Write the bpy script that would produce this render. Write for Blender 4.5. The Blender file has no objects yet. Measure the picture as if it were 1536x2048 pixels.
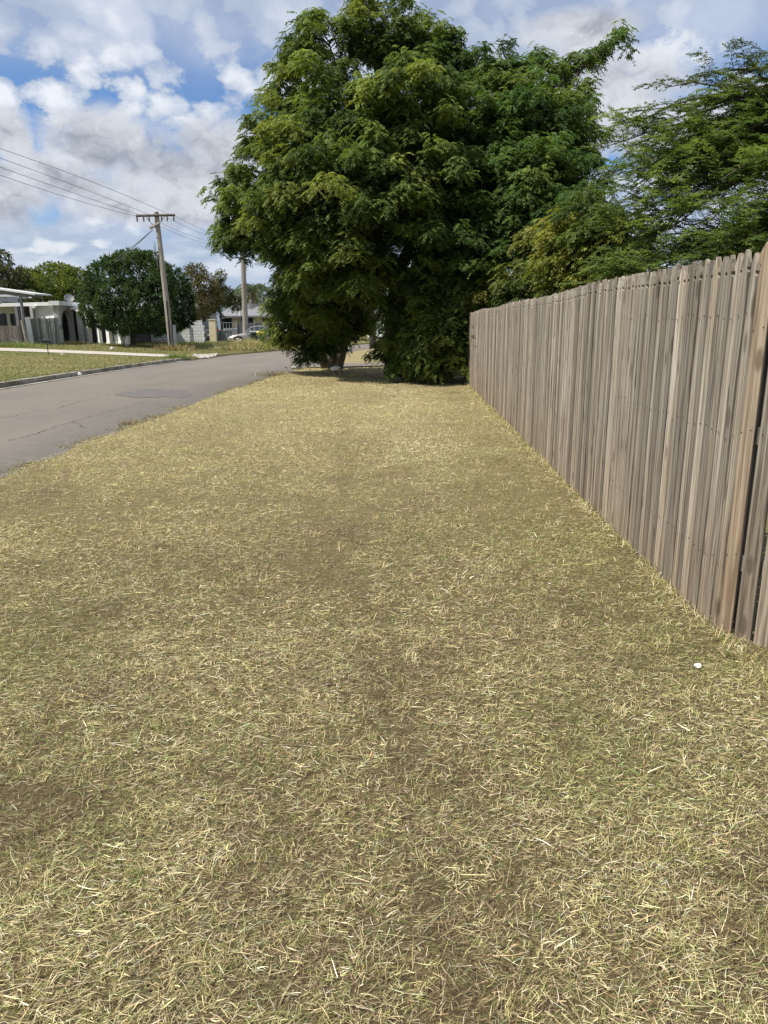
import bpy, bmesh, math, random
import numpy as np
from mathutils import Vector, Matrix
R = math.radians
scene = bpy.context.scene
rng = np.random.default_rng(7)
random.seed(7)

# ------------------------------------------------------------ camera
CF, CP, CR, CH = 1420.0, 0.2554, 0.0108, 1.507
cam_d = bpy.data.cameras.new("camera"); cam = bpy.data.objects.new("camera", cam_d)
scene.collection.objects.link(cam); scene.camera = cam
cam_d.sensor_fit = 'VERTICAL'; cam_d.sensor_height = 24.0; cam_d.lens = CF / 2048 * 24.0
cam_d.clip_start = 0.05; cam_d.clip_end = 6000
_fw = Vector((0, math.cos(CP), -math.sin(CP))); _up = Vector((0, math.sin(CP), math.cos(CP))); _rt = Vector((1, 0, 0))
_c, _s = math.cos(CR), math.sin(CR)
_r2 = _rt * _c - _up * _s; _u2 = _rt * _s + _up * _c
cam.matrix_world = Matrix(((_r2.x, _u2.x, -_fw.x, 0), (_r2.y, _u2.y, -_fw.y, 0), (_r2.z, _u2.z, -_fw.z, CH), (0, 0, 0, 1)))

# ------------------------------------------------------------ light
SUN_AZ = (-0.92, -0.40); SUN_EL = 56.0
_a = math.atan2(SUN_AZ[0], SUN_AZ[1])
sun_d = bpy.data.lights.new("sun", 'SUN'); sun_d.energy = 4.8; sun_d.angle = R(0.6); sun_d.color = (1.0, 0.95, 0.86)
sun = bpy.data.objects.new("sun", sun_d); scene.collection.objects.link(sun)
_sd = Vector((math.sin(_a) * math.cos(R(SUN_EL)), math.cos(_a) * math.cos(R(SUN_EL)), math.sin(R(SUN_EL))))
sun.rotation_euler = _sd.to_track_quat('Z', 'Y').to_euler(); sun.location = (-20, -10, 40)

vs = scene.view_settings
vs.view_transform = 'Standard'; vs.look = 'None'; vs.exposure = 0.45; vs.gamma = 1.0; vs.use_curve_mapping = False

def ray(px, py):
    u = (px - 768) / CF; v = (1024 - py) / CF
    return _fw + _r2 * u + _u2 * v

def world():
    w = bpy.data.worlds.new("World"); scene.world = w; w.use_nodes = True
    nt = w.node_tree; nt.nodes.clear(); N = nt.nodes.new; L = nt.links.new
    out = N('ShaderNodeOutputWorld'); bg = N('ShaderNodeBackground'); L(bg.outputs[0], out.inputs[0])
    sky = N('ShaderNodeTexSky'); sky.sky_type = 'NISHITA'; sky.sun_disc = False
    sky.sun_elevation = R(SUN_EL); sky.sun_rotation = _a; sky.air_density = 1.0; sky.dust_density = 0.6; sky.ozone_density = 1.5
    tc = N('ShaderNodeTexCoord'); sep = N('ShaderNodeSeparateXYZ'); L(tc.outputs['Generated'], sep.inputs[0])
    def M(op, a, b=None, c=None, clamp=False):
        m = N('ShaderNodeMath'); m.operation = op; m.use_clamp = clamp
        for i, v in enumerate((a, b, c)):
            if v is None: continue
            if isinstance(v, (int, float)): m.inputs[i].default_value = v
            else: L(v, m.inputs[i])
        return m.outputs[0]
    def MR(v, a, b, c=0.0, d=1.0, smooth=True):
        m = N('ShaderNodeMapRange'); m.interpolation_type = 'SMOOTHSTEP' if smooth else 'LINEAR'
        L(v, m.inputs[0]); m.inputs[1].default_value = a; m.inputs[2].default_value = b; m.inputs[3].default_value = c; m.inputs[4].default_value = d
        return m.outputs[0]
    def mix(f, a, b):
        m = N('ShaderNodeMix'); m.data_type = 'RGBA'
        if isinstance(f, (int, float)): m.inputs[0].default_value = f
        else: L(f, m.inputs[0])
        for i, v in ((6, a), (7, b)):
            if isinstance(v, tuple): m.inputs[i].default_value = (*v, 1)
            else: L(v, m.inputs[i])
        return m.outputs[2]
    az = M('ARCTAN2', sep.outputs[0], sep.outputs[1]); el = M('ARCSINE', sep.outputs[2])
    cx = N('ShaderNodeCombineXYZ'); L(az, cx.inputs[0]); L(M('MULTIPLY', el, 1.45), cx.inputs[1]); g = cx.outputs[0]
    def noise(vec, scale, det, rough, off, dist=0.0, sc=(1, 1, 1), col=False):
        mp = N('ShaderNodeMapping'); L(vec, mp.inputs[0]); mp.inputs['Location'].default_value = off; mp.inputs['Scale'].default_value = sc
        n = N('ShaderNodeTexNoise'); L(mp.outputs[0], n.inputs[0]); n.inputs['Scale'].default_value = scale
        n.inputs['Detail'].default_value = det; n.inputs['Roughness'].default_value = rough; n.inputs['Distortion'].default_value = dist
        return n.outputs[1 if col else 0]
    # domain warp for cottony edges
    wv = N('ShaderNodeVectorMath'); wv.operation = 'MULTIPLY_ADD'; L(noise(g, 16, 6, 0.62, (1.1, 0.7, 0), col=True), wv.inputs[0]); wv.inputs[1].default_value = (0.09, 0.07, 0.0); L(g, wv.inputs[2]); w_ = wv.outputs[0]
    vo = N('ShaderNodeTexVoronoi'); vo.feature = 'SMOOTH_F1'; vo.inputs['Smoothness'].default_value = 0.7; vo.inputs['Scale'].default_value = 27; L(w_, vo.inputs['Vector'])
    puffs = M('SUBTRACT', 1.0, vo.outputs['Distance'])
    f1 = noise(g, 6.5, 8, 0.6, (3.7, 1.9, 0.4), 0.2); f2 = noise(g, 24, 7, 0.65, (0.3, 5.2, 2.0))
    def blob(px, py, rx, ry):
        d = ray(px, py).normalized(); A = math.atan2(d.x, d.y); E_ = math.asin(d.z)
        u = M('DIVIDE', M('SUBTRACT', az, A), rx / 1480.0); v = M('DIVIDE', M('SUBTRACT', el, E_), ry / 1480.0)
        return M('SUBTRACT', 1.0, M('ADD', M('MULTIPLY', u, u), M('MULTIPLY', v, v)))
    def union(bl):
        o = None
        for b in bl:
            q = M('MAXIMUM', blob(*b), -1.5); o = q if o is None else M('MAXIMUM', o, q)
        return o
    gaps = union([(440, 120, 150, 60), (300, 190, 260, 75), (90, 235, 190, 60), (500, 210, 90, 60), (700, 30, 70, 40), (1060, 20, 150, 30), (1500, 20, 200, 90), (-250, 180, 240, 110), (1900, 120, 260, 120), (-700, 260, 300, 140)])
    thick = M('ADD', M('MULTIPLY', puffs, 0.75), M('ADD', M('MULTIPLY', f1, 0.80), M('MULTIPLY', M('SUBTRACT', f2, 0.5), 0.30)))
    cov = MR(M('SUBTRACT', thick, M('MULTIPLY', M('ADD', gaps, 0.5), 0.085)), 0.635, 0.765)
    lit = MR(M('ADD', M('MULTIPLY', puffs, 0.5), M('ADD', M('MULTIPLY', f2, 0.35), M('MULTIPLY', f1, 0.45))), 0.62, 0.92)
    puffc = mix(lit, (0.32, 0.385, 0.51), (0.64, 0.67, 0.72))
    # smooth veil across the upper sky
    veil = M('MULTIPLY', MR(M('SUBTRACT', el, M('MULTIPLY', f1, 0.10)), 0.20, 0.30), 0.75)
    st = N('ShaderNodeVectorMath'); st.operation = 'SCALE'; L(sky.outputs[0], st.inputs[0]); st.inputs[3].default_value = 0.085
    tint = N('ShaderNodeMix'); tint.data_type = 'RGBA'; tint.blend_type = 'MULTIPLY'; tint.inputs[0].default_value = 1.0
    L(st.outputs[0], tint.inputs[6]); tint.inputs[7].default_value = (0.72, 0.92, 1.18, 1)
    blue = mix(MR(el, 0.0, 0.20, 0.85, 0.0), tint.outputs[2], (0.31, 0.385, 0.50))
    c1 = mix(cov, blue, puffc)
    vs_ = noise(g, 5, 5, 0.55, (7.7, 0.2, 1.0), 0.3)
    c1 = mix(veil, c1, mix(MR(vs_, 0.4, 0.62), (0.31, 0.365, 0.48), (0.50, 0.54, 0.62)))
    # pale streaky sky low down
    lowm = MR(M('ADD', el, M('MULTIPLY', M('SUBTRACT', f1, 0.5), 0.06)), 0.085, 0.135, 1.0, 0.0)
    s5 = noise(g, 9, 6, 0.6, (4.4, 3.1, 0.0), 0.2, (1, 2.6, 1))
    c2 = mix(lowm, c1, mix(MR(s5, 0.40, 0.66), (0.305, 0.385, 0.50), (0.50, 0.545, 0.62)))
    lp = M('ADD', union([(110, 492, 62, 17), (203, 488, 32, 14), (60, 500, 55, 9), (-300, 470, 200, 30), (1750, 460, 200, 40), (1320, 110, 100, 42), (1100, 560, 120, 30)]), M('MULTIPLY', M('SUBTRACT', noise(w_, 20, 6, 0.6, (9, 1, 0)), 0.5), 3.2))
    c2 = mix(M('MULTIPLY', MR(lp, 0.25, 1.0), 0.85), c2, (0.62, 0.645, 0.68))
    # flat-based grey cumulus
    gb_ = union([(210, 300, 120, 62), (130, 350, 120, 40), (460, 300, 90, 55), (340, 352, 170, 50), (330, 410, 190, 34), (20, 270, 40, 45), (-40, 390, 110, 50), (1230, 190, 130, 60), (1150, 60, 110, 30), (1330, 250, 160, 40), (1700, 280, 260, 90), (-500, 330, 260, 110), (700, 420, 160, 50), (2400, 300, 400, 120), (-1300, 300, 400, 120)])
    gn = M('ADD', gb_, M('MULTIPLY', M('SUBTRACT', noise(w_, 11, 7, 0.6, (2.5, 8.1, 0)), 0.5), 3.0))
    gm = MR(gn, -0.65, 0.9)
    gs = M('ADD', noise(w_, 15, 6, 0.6, (6.5, 2.1, 0)), M('MULTIPLY', MR(gn, -0.2, 2.0), -0.20))
    c3 = mix(M('MULTIPLY', gm, 0.97), c2, mix(MR(gs, 0.18, 0.58), (0.235, 0.255, 0.305), (0.53, 0.55, 0.59)))
    L(c3, bg.inputs[0]); bg.inputs[1].default_value = 1.0
world()

# ------------------------------------------------------------ helpers
def at(px, py, Y):
    d = ray(px, py); t = Y / d.y
    return Vector((0, 0, CH)) + d * t
XR = np.array([(-12, -4.2), (7.5, -4.15), (10.8, -4.1), (15.8, -4.0), (20, -3.75), (24, -3.4), (28, -3.0), (35, -2.6), (44, -2.3), (51, -1.0), (70, 5.5), (95, 17), (130, 36)])
XL = np.array([(-12, -10.6), (12, -10.8), (22, -10.8), (30, -10.6), (37, -10.0), (44, -9.3), (51, -7.6), (70, -1.2), (95, 10), (130, 29)])
def xr(y): return float(np.interp(y, XR[:, 0], XR[:, 1]))
def xl(y): return float(np.interp(y, XL[:, 0], XL[:, 1]))
def tz(x, y):
    b = xl(y)
    if x < b: return 0.07 + 0.032 * min(b - x, 20.0)
    if x < xr(y): return -0.05
    return 0.0
def gp(px, py):
    d = ray(px, py); z = 0.0; p = None
    for _ in range(40):
        t = (z - CH) / d.z; p = Vector((0, 0, CH)) + d * t
        z = 0.6 * z + 0.4 * tz(p.x, p.y)
    return Vector((p.x, p.y, tz(p.x, p.y)))

def tag(o, label=None, cat=None, group=None, kind=None):
    if label: o['label'] = label
    if cat: o['category'] = cat
    if group: o['group'] = group
    if kind: o['kind'] = kind
    return o
def empty(name, loc=(0, 0, 0), rz=0.0, **k):
    o = bpy.data.objects.new(name, None); scene.collection.objects.link(o)
    o.location = loc; o.rotation_euler = (0, 0, rz); o.empty_display_size = 0.2
    return tag(o, **k)
def copy_tree(o, parent=None):
    c = o.copy(); scene.collection.objects.link(c)
    if parent: c.parent = parent
    for ch in [x for x in scene.objects if x.parent == o]: copy_tree(ch, c)
    return c

class MB:
    def __init__(s): s.v = []; s.f = []; s.t = []; s.cur = 0.5
    def add(s, vs, fs, tone=None):
        n = len(s.v); s.v += [tuple(v) for v in vs]; s.f += [tuple(i + n for i in f) for f in fs]
        s.t += [s.cur if tone is None else tone] * len(vs)
    def box(s, c, d, rz=0.0, M=None, tone=None):
        x, y, z = d[0] / 2, d[1] / 2, d[2] / 2
        vs = [Vector((a * x, b * y, e * z)) for a in (-1, 1) for b in (-1, 1) for e in (-1, 1)]
        Q = Matrix.Rotation(rz, 3, 'Z') if M is None else M
        vs = [Q @ v + Vector(c) for v in vs]
        s.add(vs, [(0, 1, 3, 2), (4, 6, 7, 5), (0, 4, 5, 1), (2, 3, 7, 6), (0, 2, 6, 4), (1, 5, 7, 3)], tone)
    def tube(s, pts, rad, n=8, caps=True, tone=None):
        pts = [Vector(p) for p in pts]
        if not hasattr(rad, '__len__'): rad = [rad] * len(pts)
        vs = []; fs = []; ref = None
        for i, p in enumerate(pts):
            d = (pts[min(i + 1, len(pts) - 1)] - pts[max(i - 1, 0)]).normalized()
            if ref is None: ref = Vector((0, 0, 1)) if abs(d.z) < 0.9 else Vector((1, 0, 0))
            a = d.cross(ref).normalized(); b = d.cross(a).normalized(); ref = a.cross(d)
            for k in range(n):
                q = 2 * math.pi * k / n
                vs.append(p + (a * math.cos(q) + b * math.sin(q)) * rad[i])
        for i in range(len(pts) - 1):
            for k in range(n):
                k2 = (k + 1) % n; fs.append((i * n + k, i * n + k2, (i + 1) * n + k2, (i + 1) * n + k))
        if caps: fs += [tuple(range(n))[::-1], tuple((len(pts) - 1) * n + k for k in range(n))]
        s.add(vs, fs, tone)
    def prism(s, poly, h0, h1, fn, tone=None):
        # poly: 2D outline; fn(a, b, h) -> point
        n = len(poly); vs = [fn(a, b, h0) for a, b in poly] + [fn(a, b, h1) for a, b in poly]
        fs = [tuple(range(n))[::-1], tuple(range(n, 2 * n))] + [(i, (i + 1) % n, n + (i + 1) % n, n + i) for i in range(n)]
        s.add(vs, fs, tone)
    def lathe(s, prof, n=16, M=None, tone=None):
        vs = []; fs = []
        for (r, z) in prof:
            for k in range(n):
                q = 2 * math.pi * k / n; v = Vector((r * math.cos(q), r * math.sin(q), z)); vs.append(M @ v if M else v)
        for i in range(len(prof) - 1):
            for k in range(n):
                k2 = (k + 1) % n; fs.append((i * n + k, i * n + k2, (i + 1) * n + k2, (i + 1) * n + k))
        fs += [tuple(range(n))[::-1], tuple((len(prof) - 1) * n + k for k in range(n))]
        s.add(vs, fs, tone)
    def quad(s, a, b, c, d, tone=None): s.add([a, b, c, d], [(0, 1, 2, 3)], tone)
    def build(s, name, mat, parent=None, smooth=False, bevel=0.0, **k):
        me = bpy.data.meshes.new(name); me.from_pydata([tuple(v) for v in s.v], [], s.f)
        at_ = me.attributes.new('tone', 'FLOAT', 'POINT'); at_.data.foreach_set('value', s.t)
        bm = bmesh.new(); bm.from_mesh(me); bmesh.ops.recalc_face_normals(bm, faces=bm.faces); bm.to_mesh(me); bm.free()
        if smooth: me.polygons.foreach_set('use_smooth', [True] * len(me.polygons))
        me.materials.append(mat); o = bpy.data.objects.new(name, me); scene.collection.objects.link(o)
        if parent: o.parent = parent
        if bevel:
            b = o.modifiers.new('bevel', 'BEVEL'); b.width = bevel; b.segments = 1; b.limit_method = 'ANGLE'; b.angle_limit = R(40)
        return tag(o, **k)

def big(name, V, F, mat, col=None, parent=None, **k):
    V = np.asarray(V, dtype=np.float32); F = np.asarray(F, dtype=np.int32)
    me = bpy.data.meshes.new(name); m = F.shape[1]
    me.vertices.add(len(V)); me.vertices.foreach_set('co', V.ravel())
    me.loops.add(F.size); me.loops.foreach_set('vertex_index', F.ravel())
    me.polygons.add(len(F)); me.polygons.foreach_set('loop_start', np.arange(0, F.size, m, dtype=np.int32))
    me.polygons.foreach_set('loop_total', np.full(len(F), m, dtype=np.int32))
    if col is not None:
        a = me.attributes.new('col', 'FLOAT_COLOR', 'POINT')
        c4 = np.ones((len(V), 4), dtype=np.float32); c4[:, :3] = col; a.data.foreach_set('color', c4.ravel())
    me.update(calc_edges=True); me.materials.append(mat)
    o = bpy.data.objects.new(name, me); scene.collection.objects.link(o)
    if parent: o.parent = parent
    return tag(o, **k)

# ------------------------------------------------------------ materials
def mat(name, build):
    m = bpy.data.materials.new(name); m.use_nodes = True; nt = m.node_tree; nt.nodes.clear()
    out = nt.nodes.new('ShaderNodeOutputMaterial')
    class T: pass
    t = T(); t.nt = nt; t.N = nt.nodes.new; t.L = nt.links.new; t.out = out
    t.bsdf = t.N('ShaderNodeBsdfPrincipled'); t.L(t.bsdf.outputs[0], out.inputs[0])
    tc = t.N('ShaderNodeTexCoord'); t.obj = tc.outputs['Object']; t.geo = t.N('ShaderNodeNewGeometry')
    def attr(n, o='Fac'):
        a = t.N('ShaderNodeAttribute'); a.attribute_name = n; return a.outputs[o]
    t.attr = attr
    def noise(scale=1.0, det=4, rough=0.55, sc=(1, 1, 1), off=(0, 0, 0), vec=None, dist=0.0):
        mp = t.N('ShaderNodeMapping'); t.L(vec or t.obj, mp.inputs[0]); mp.inputs['Scale'].default_value = sc; mp.inputs['Location'].default_value = off
        n = t.N('ShaderNodeTexNoise'); t.L(mp.outputs[0], n.inputs[0]); n.inputs['Scale'].default_value = scale
        n.inputs['Detail'].default_value = det; n.inputs['Roughness'].default_value = rough; n.inputs['Distortion'].default_value = dist
        return n.outputs[0]
    t.noise = noise
    def mr(v, a, b, c=0.0, d=1.0):
        m_ = t.N('ShaderNodeMapRange'); t.L(v, m_.inputs[0])
        for i, x in enumerate((a, b, c, d)): m_.inputs[i + 1].default_value = x
        return m_.outputs[0]
    t.mr = mr
    def mx(f, a, b, mode='MIX'):
        m_ = t.N('ShaderNodeMix'); m_.data_type = 'RGBA'; m_.blend_type = mode
        if isinstance(f, (int, float)): m_.inputs[0].default_value = f
        else: t.L(f, m_.inputs[0])
        for i, v in ((6, a), (7, b)):
            if isinstance(v, tuple): m_.inputs[i].default_value = (*v, 1)
            else: t.L(v, m_.inputs[i])
        return m_.outputs[2]
    t.mx = mx
    def ma(op, a, b):
        m_ = t.N('ShaderNodeMath'); m_.operation = op
        for i, v in enumerate((a, b)):
            if isinstance(v, (int, float)): m_.inputs[i].default_value = v
            else: t.L(v, m_.inputs[i])
        return m_.outputs[0]
    t.ma = ma
    def bump(h, strength=0.5, dist=0.01):
        b = t.N('ShaderNodeBump'); t.L(h, b.inputs['Height']); b.inputs['Strength'].default_value = strength; b.inputs['Distance'].default_value = dist
        t.L(b.outputs[0], t.bsdf.inputs['Normal'])
    t.bump = bump
    def base(c):
        if isinstance(c, tuple): t.bsdf.inputs['Base Color'].default_value = (*c, 1)
        else: t.L(c, t.bsdf.inputs['Base Color'])
    t.base = base
    def rough(v): t.bsdf.inputs['Roughness'].default_value = v
    t.rough = rough
    build(t); return m

def plain(name, c, rough=0.7, metal=0.0, var=0.12, scale=3.0, spec=0.4):
    def b(t):
        n = t.noise(scale, 5, 0.6)
        c2 = tuple(x * (1 - var) for x in c); c3 = tuple(min(1, x * (1 + var)) for x in c)
        t.base(t.mx(t.mr(n, 0.3, 0.7), c2, c3)); t.rough(rough); t.bsdf.inputs['Metallic'].default_value = metal
        t.bsdf.inputs['Specular IOR Level'].default_value = spec
        t.bump(n, 0.1, 0.01)
    return mat(name, b)

def leaf_mat(name, trans=0.35, rough=0.5):
    def b(t):
        c = t.attr('col', 'Color'); t.base(c); t.rough(rough); t.bsdf.inputs['Specular IOR Level'].default_value = 0.22
        tr = t.N('ShaderNodeBsdfTranslucent')
        hs = t.mx(1.0, c, (1.08, 1.12, 0.5), 'MULTIPLY'); t.L(hs, tr.inputs[0])
        m_ = t.N('ShaderNodeMixShader'); m_.inputs[0].default_value = trans
        t.L(t.bsdf.outputs[0], m_.inputs[1]); t.L(tr.outputs[0], m_.inputs[2]); t.L(m_.outputs[0], t.out.inputs[0])
    return mat(name, b)
M_leaf = leaf_mat('leaf', 0.46, 0.6)
M_grass = leaf_mat('grass_blade', 0.25, 0.65)

def b_thatch(t):
    n = t.noise(1.3, 5, 0.6); f = t.noise(95, 4, 0.7); f2 = t.noise(22, 4, 0.65); p = t.noise(0.45, 4, 0.6, off=(4, 2, 0))
    c = t.mx(t.mr(f, 0.35, 0.62), (0.040, 0.030, 0.019), (0.18, 0.14, 0.072))
    c = t.mx(t.mr(f2, 0.42, 0.66), c, (0.13, 0.125, 0.05))
    c = t.mx(t.mr(n, 0.52, 0.72), c, (0.085, 0.06, 0.038))
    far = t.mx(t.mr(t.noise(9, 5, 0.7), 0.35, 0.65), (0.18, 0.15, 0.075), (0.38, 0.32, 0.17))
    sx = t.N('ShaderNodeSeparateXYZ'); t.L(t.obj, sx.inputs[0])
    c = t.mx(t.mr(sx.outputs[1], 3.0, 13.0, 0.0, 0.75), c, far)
    t.base(c); t.rough(0.95); t.bsdf.inputs['Specular IOR Level'].default_value = 0.1; t.bump(f, 0.8, 0.012)
M_thatch = mat('thatch', b_thatch)
def b_lawn(t):
    f = t.noise(14, 5, 0.75); n = t.noise(0.5, 5, 0.6); p = t.noise(0.16, 3, 0.5, off=(3, 1, 0)); s = t.noise(3.0, 5, 0.7, sc=(1, 0.5, 1))
    c = t.mx(t.mr(f, 0.3, 0.68), (0.07, 0.075, 0.026), (0.215, 0.20, 0.078))
    c = t.mx(t.mr(n, 0.4, 0.66), c, (0.20, 0.165, 0.075))
    c = t.mx(t.mr(p, 0.45, 0.62, 0, 0.55), c, (0.10, 0.125, 0.035))
    c = t.mx(t.mr(s, 0.60, 0.72, 0, 0.7), c, (0.24, 0.19, 0.10))
    t.base(c); t.rough(0.95); t.bsdf.inputs['Specular IOR Level'].default_value = 0.1; t.bump(f, 0.8, 0.04)
M_lawn = mat('lawn', b_lawn)
def b_asph(t):
    f = t.noise(170, 3, 0.7); n = t.noise(0.7, 5, 0.6, sc=(1, 0.35, 1)); w = t.noise(6, 5, 0.6); sp = t.noise(45, 2, 0.5)
    c = t.mx(t.mr(f, 0.3, 0.7), (0.132, 0.115, 0.099), (0.228, 0.202, 0.175))
    c = t.mx(t.mr(n, 0.36, 0.68, 0, 0.75), c, (0.148, 0.131, 0.114))
    c = t.mx(t.mr(w, 0.58, 0.72, 0, 0.5), c, (0.225, 0.20, 0.176))
    c = t.mx(t.mr(sp, 0.68, 0.72), c, (0.33, 0.31, 0.28))
    c = t.mx(t.mr(t.attr('tone'), 0.5, 1.0, 0, 0.75), c, t.mx(t.mr(w, .3, .7), (0.085, 0.082, 0.078), (0.135, 0.128, 0.115)))
    t.base(c); t.rough(0.95); t.bsdf.inputs['Specular IOR Level'].default_value = 0.1; t.bump(f, 0.6, 0.004)
M_asph = mat('asphalt', b_asph)
def b_conc(t):
    f = t.noise(60, 4, 0.7); n = t.noise(1.7, 5, 0.65); d = t.noise(7, 4, 0.6)
    c = t.mx(t.mr(n, 0.35, 0.65), (0.36, 0.32, 0.26), (0.50, 0.46, 0.39))
    c = t.mx(t.mr(d, 0.55, 0.75, 0, 0.6), c, (0.22, 0.19, 0.15)); c = t.mx(t.mr(f, 0.3, 0.7, 0, 0.3), c, (0.3, 0.28, 0.25))
    t.base(c); t.rough(0.9); t.bump(f, 0.4, 0.005)
M_conc = mat('concrete', b_conc)
def b_kerb(t):
    d = t.noise(4, 5, 0.7); g = t.noise(1.3, 5, 0.7, off=(5, 0, 0))
    c = t.mx(t.mr(d, 0.35, 0.65), (0.20, 0.18, 0.15), (0.44, 0.41, 0.35))
    c = t.mx(t.mr(g, 0.5, 0.62, 0, 0.8), c, (0.12, 0.115, 0.07))
    t.base(c); t.rough(0.95); t.bump(d, 0.7, 0.02)
M_kerb = mat('kerb', b_kerb)

def wood(name, grey, brown, dark, warm_low=0.0, axis='fence'):
    def b(t):
        tn = t.attr('tone')
        ad = t.N('ShaderNodeCombineXYZ'); t.L(t.ma('MULTIPLY', tn, 37.0), ad.inputs[2])
        va = t.N('ShaderNodeVectorMath'); va.operation = 'ADD'; t.L(t.obj, va.inputs[0]); t.L(ad.outputs[0], va.inputs[1])
        v = va.outputs[0]
        g = t.noise(1.0, 5, 0.65, sc=(45, 75, 1.5), vec=v, dist=0.6)
        g2 = t.noise(1.0, 4, 0.6, sc=(14, 22, 0.9), vec=v, dist=0.8)
        big_ = t.noise(1.0, 3, 0.5, sc=(3, 5, 0.8), vec=v)
        c = t.mx(t.mr(big_, 0.33, 0.66), grey, brown)
        c = t.mx(t.mr(g2, 0.40, 0.70, 0, 0.55), c, tuple(x * 1.30 for x in grey))
        c = t.mx(t.mr(g, 0.42, 0.62, 0, 0.80), c, dark)
        # knots
        vo = t.N('ShaderNodeTexVoronoi'); mp = t.N('ShaderNodeMapping'); t.L(v, mp.inputs[0]); mp.inputs['Scale'].default_value = (9, 9, 3.2)
        t.L(mp.outputs[0], vo.inputs['Vector']); vo.inputs['Scale'].default_value = 1.0
        kn = t.mr(vo.outputs['Distance'], 0.13, 0.22, 1.0, 0.0)
        c = t.mx(t.ma('MULTIPLY', kn, 0.75), c, tuple(x * 0.35 for x in brown))
        # per-board tone
        c = t.mx(1.0, c, t.mx(tn, (0.58, 0.57, 0.56), (1.40, 1.36, 1.32)), 'MULTIPLY')
        if warm_low:
            sx = t.N('ShaderNodeSeparateXYZ'); t.L(t.obj, sx.inputs[0])
            m_ = t.ma('MULTIPLY', t.mr(t.ma('ADD', sx.outputs[2], t.ma('MULTIPLY', big_, 1.2)), 0.45, 1.55, 1.0, 0.0), warm_low)
            c = t.mx(m_, c, t.mx(1.0, c, (0.92, 0.77, 0.62), 'MULTIPLY'))
        t.base(c); t.rough(0.85); t.bsdf.inputs['Specular IOR Level'].default_value = 0.2
        t.bump(t.ma('ADD', g, t.ma('MULTIPLY', kn, -0.5)), 0.55, 0.004)
    return mat(name, b)
M_wood = wood('weathered_wood', (0.330, 0.312, 0.272), (0.262, 0.222, 0.168), (0.070, 0.055, 0.042), 0.6)
M_warm = wood('warm_wood', (0.30, 0.250, 0.190), (0.29, 0.220, 0.150), (0.11, 0.078, 0.052), 0.25)
M_oldwood = wood('old_paling', (0.21, 0.20, 0.185), (0.15, 0.13, 0.11), (0.06, 0.053, 0.047))
M_pole = wood('pole_wood', (0.30, 0.29, 0.26), (0.24, 0.22, 0.18), (0.11, 0.10, 0.085))
def b_bark(t):
    n = t.noise(1.0, 6, 0.7, sc=(14, 14, 2.2), dist=0.8); p = t.noise(2.5, 4, 0.6)
    c = t.mx(t.mr(n, 0.35, 0.65), (0.035, 0.028, 0.022), (0.15, 0.125, 0.10)); c = t.mx(t.mr(p, 0.55, 0.7, 0, 0.5), c, (0.17, 0.16, 0.13))
    t.base(c); t.rough(0.95); t.bump(n, 0.9, 0.03)
M_bark = mat('bark', b_bark)
M_white = plain('white_render', (0.83, 0.83, 0.81), 0.8, var=0.07, scale=2.5)
M_grey_shaded = plain('grey_and_shaded_render', (0.50, 0.49, 0.47), 0.85, var=0.12, scale=2.0)  # real grey for the gabled house; painted shade on arch wall and pillars
M_cream = plain('cream_render', (0.62, 0.54, 0.37), 0.8, var=0.10, scale=2.5)
M_dark = plain('dark_interior', (0.022, 0.022, 0.025), 0.8)
M_steel = plain('galvanised_steel', (0.34, 0.36, 0.38), 0.45, 0.6, var=0.15)
M_roofgrey = plain('grey_roof', (0.20, 0.20, 0.215), 0.6, var=0.15, scale=4)
M_rooflight = plain('pale_metal_roof', (0.56, 0.57, 0.57), 0.5, var=0.10)
M_black = plain('black_plastic', (0.02, 0.02, 0.022), 0.5)
M_rock = plain('pale_stone', (0.66, 0.64, 0.60), 0.9, var=0.25, scale=25)
M_wire = plain('wire', (0.10, 0.10, 0.105), 0.5)
M_hill = plain('far_hill', (0.16, 0.21, 0.26), 1.0, var=0.15, scale=0.01)
M_soil = plain('soil', (0.10, 0.08, 0.055), 1.0, var=0.3, scale=20)
# ------------------------------------------------------------ ground, road, paths
def vnoise(x, y, s, seed=0):
    r = np.random.default_rng(seed); G = r.random((256, 256))
    u = x / s + 100.37; v = y / s + 77.13; i = np.floor(u).astype(int); j = np.floor(v).astype(int)
    a = u - i; b = v - j; a = a * a * (3 - 2 * a); b = b * b * (3 - 2 * b)
    g = lambda p, q: G[p % 256, q % 256]
    return (g(i, j) * (1 - a) + g(i + 1, j) * a) * (1 - b) + (g(i, j + 1) * (1 - a) + g(i + 1, j + 1) * a) * b

def lump(x, y):
    x = np.asarray(x, dtype=float); y = np.asarray(y, dtype=float)
    return 0.035 * (vnoise(x, y, 1.6, 3) - 0.5) + 0.016 * (vnoise(x, y, 0.45, 4) - 0.5)

def sheet(name, rows, m, **k):
    nr = len(rows); nc = len(rows[0]); V = np.array([p for r in rows for p in r], dtype=float)
    F = [(i * nc + j, i * nc + j + 1, (i + 1) * nc + j + 1, (i + 1) * nc + j) for i in range(nr - 1) for j in range(nc - 1)]
    o = big(name, V, F, m, **k); o.data.polygons.foreach_set('use_smooth', [True] * len(o.data.polygons)); return o

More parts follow.
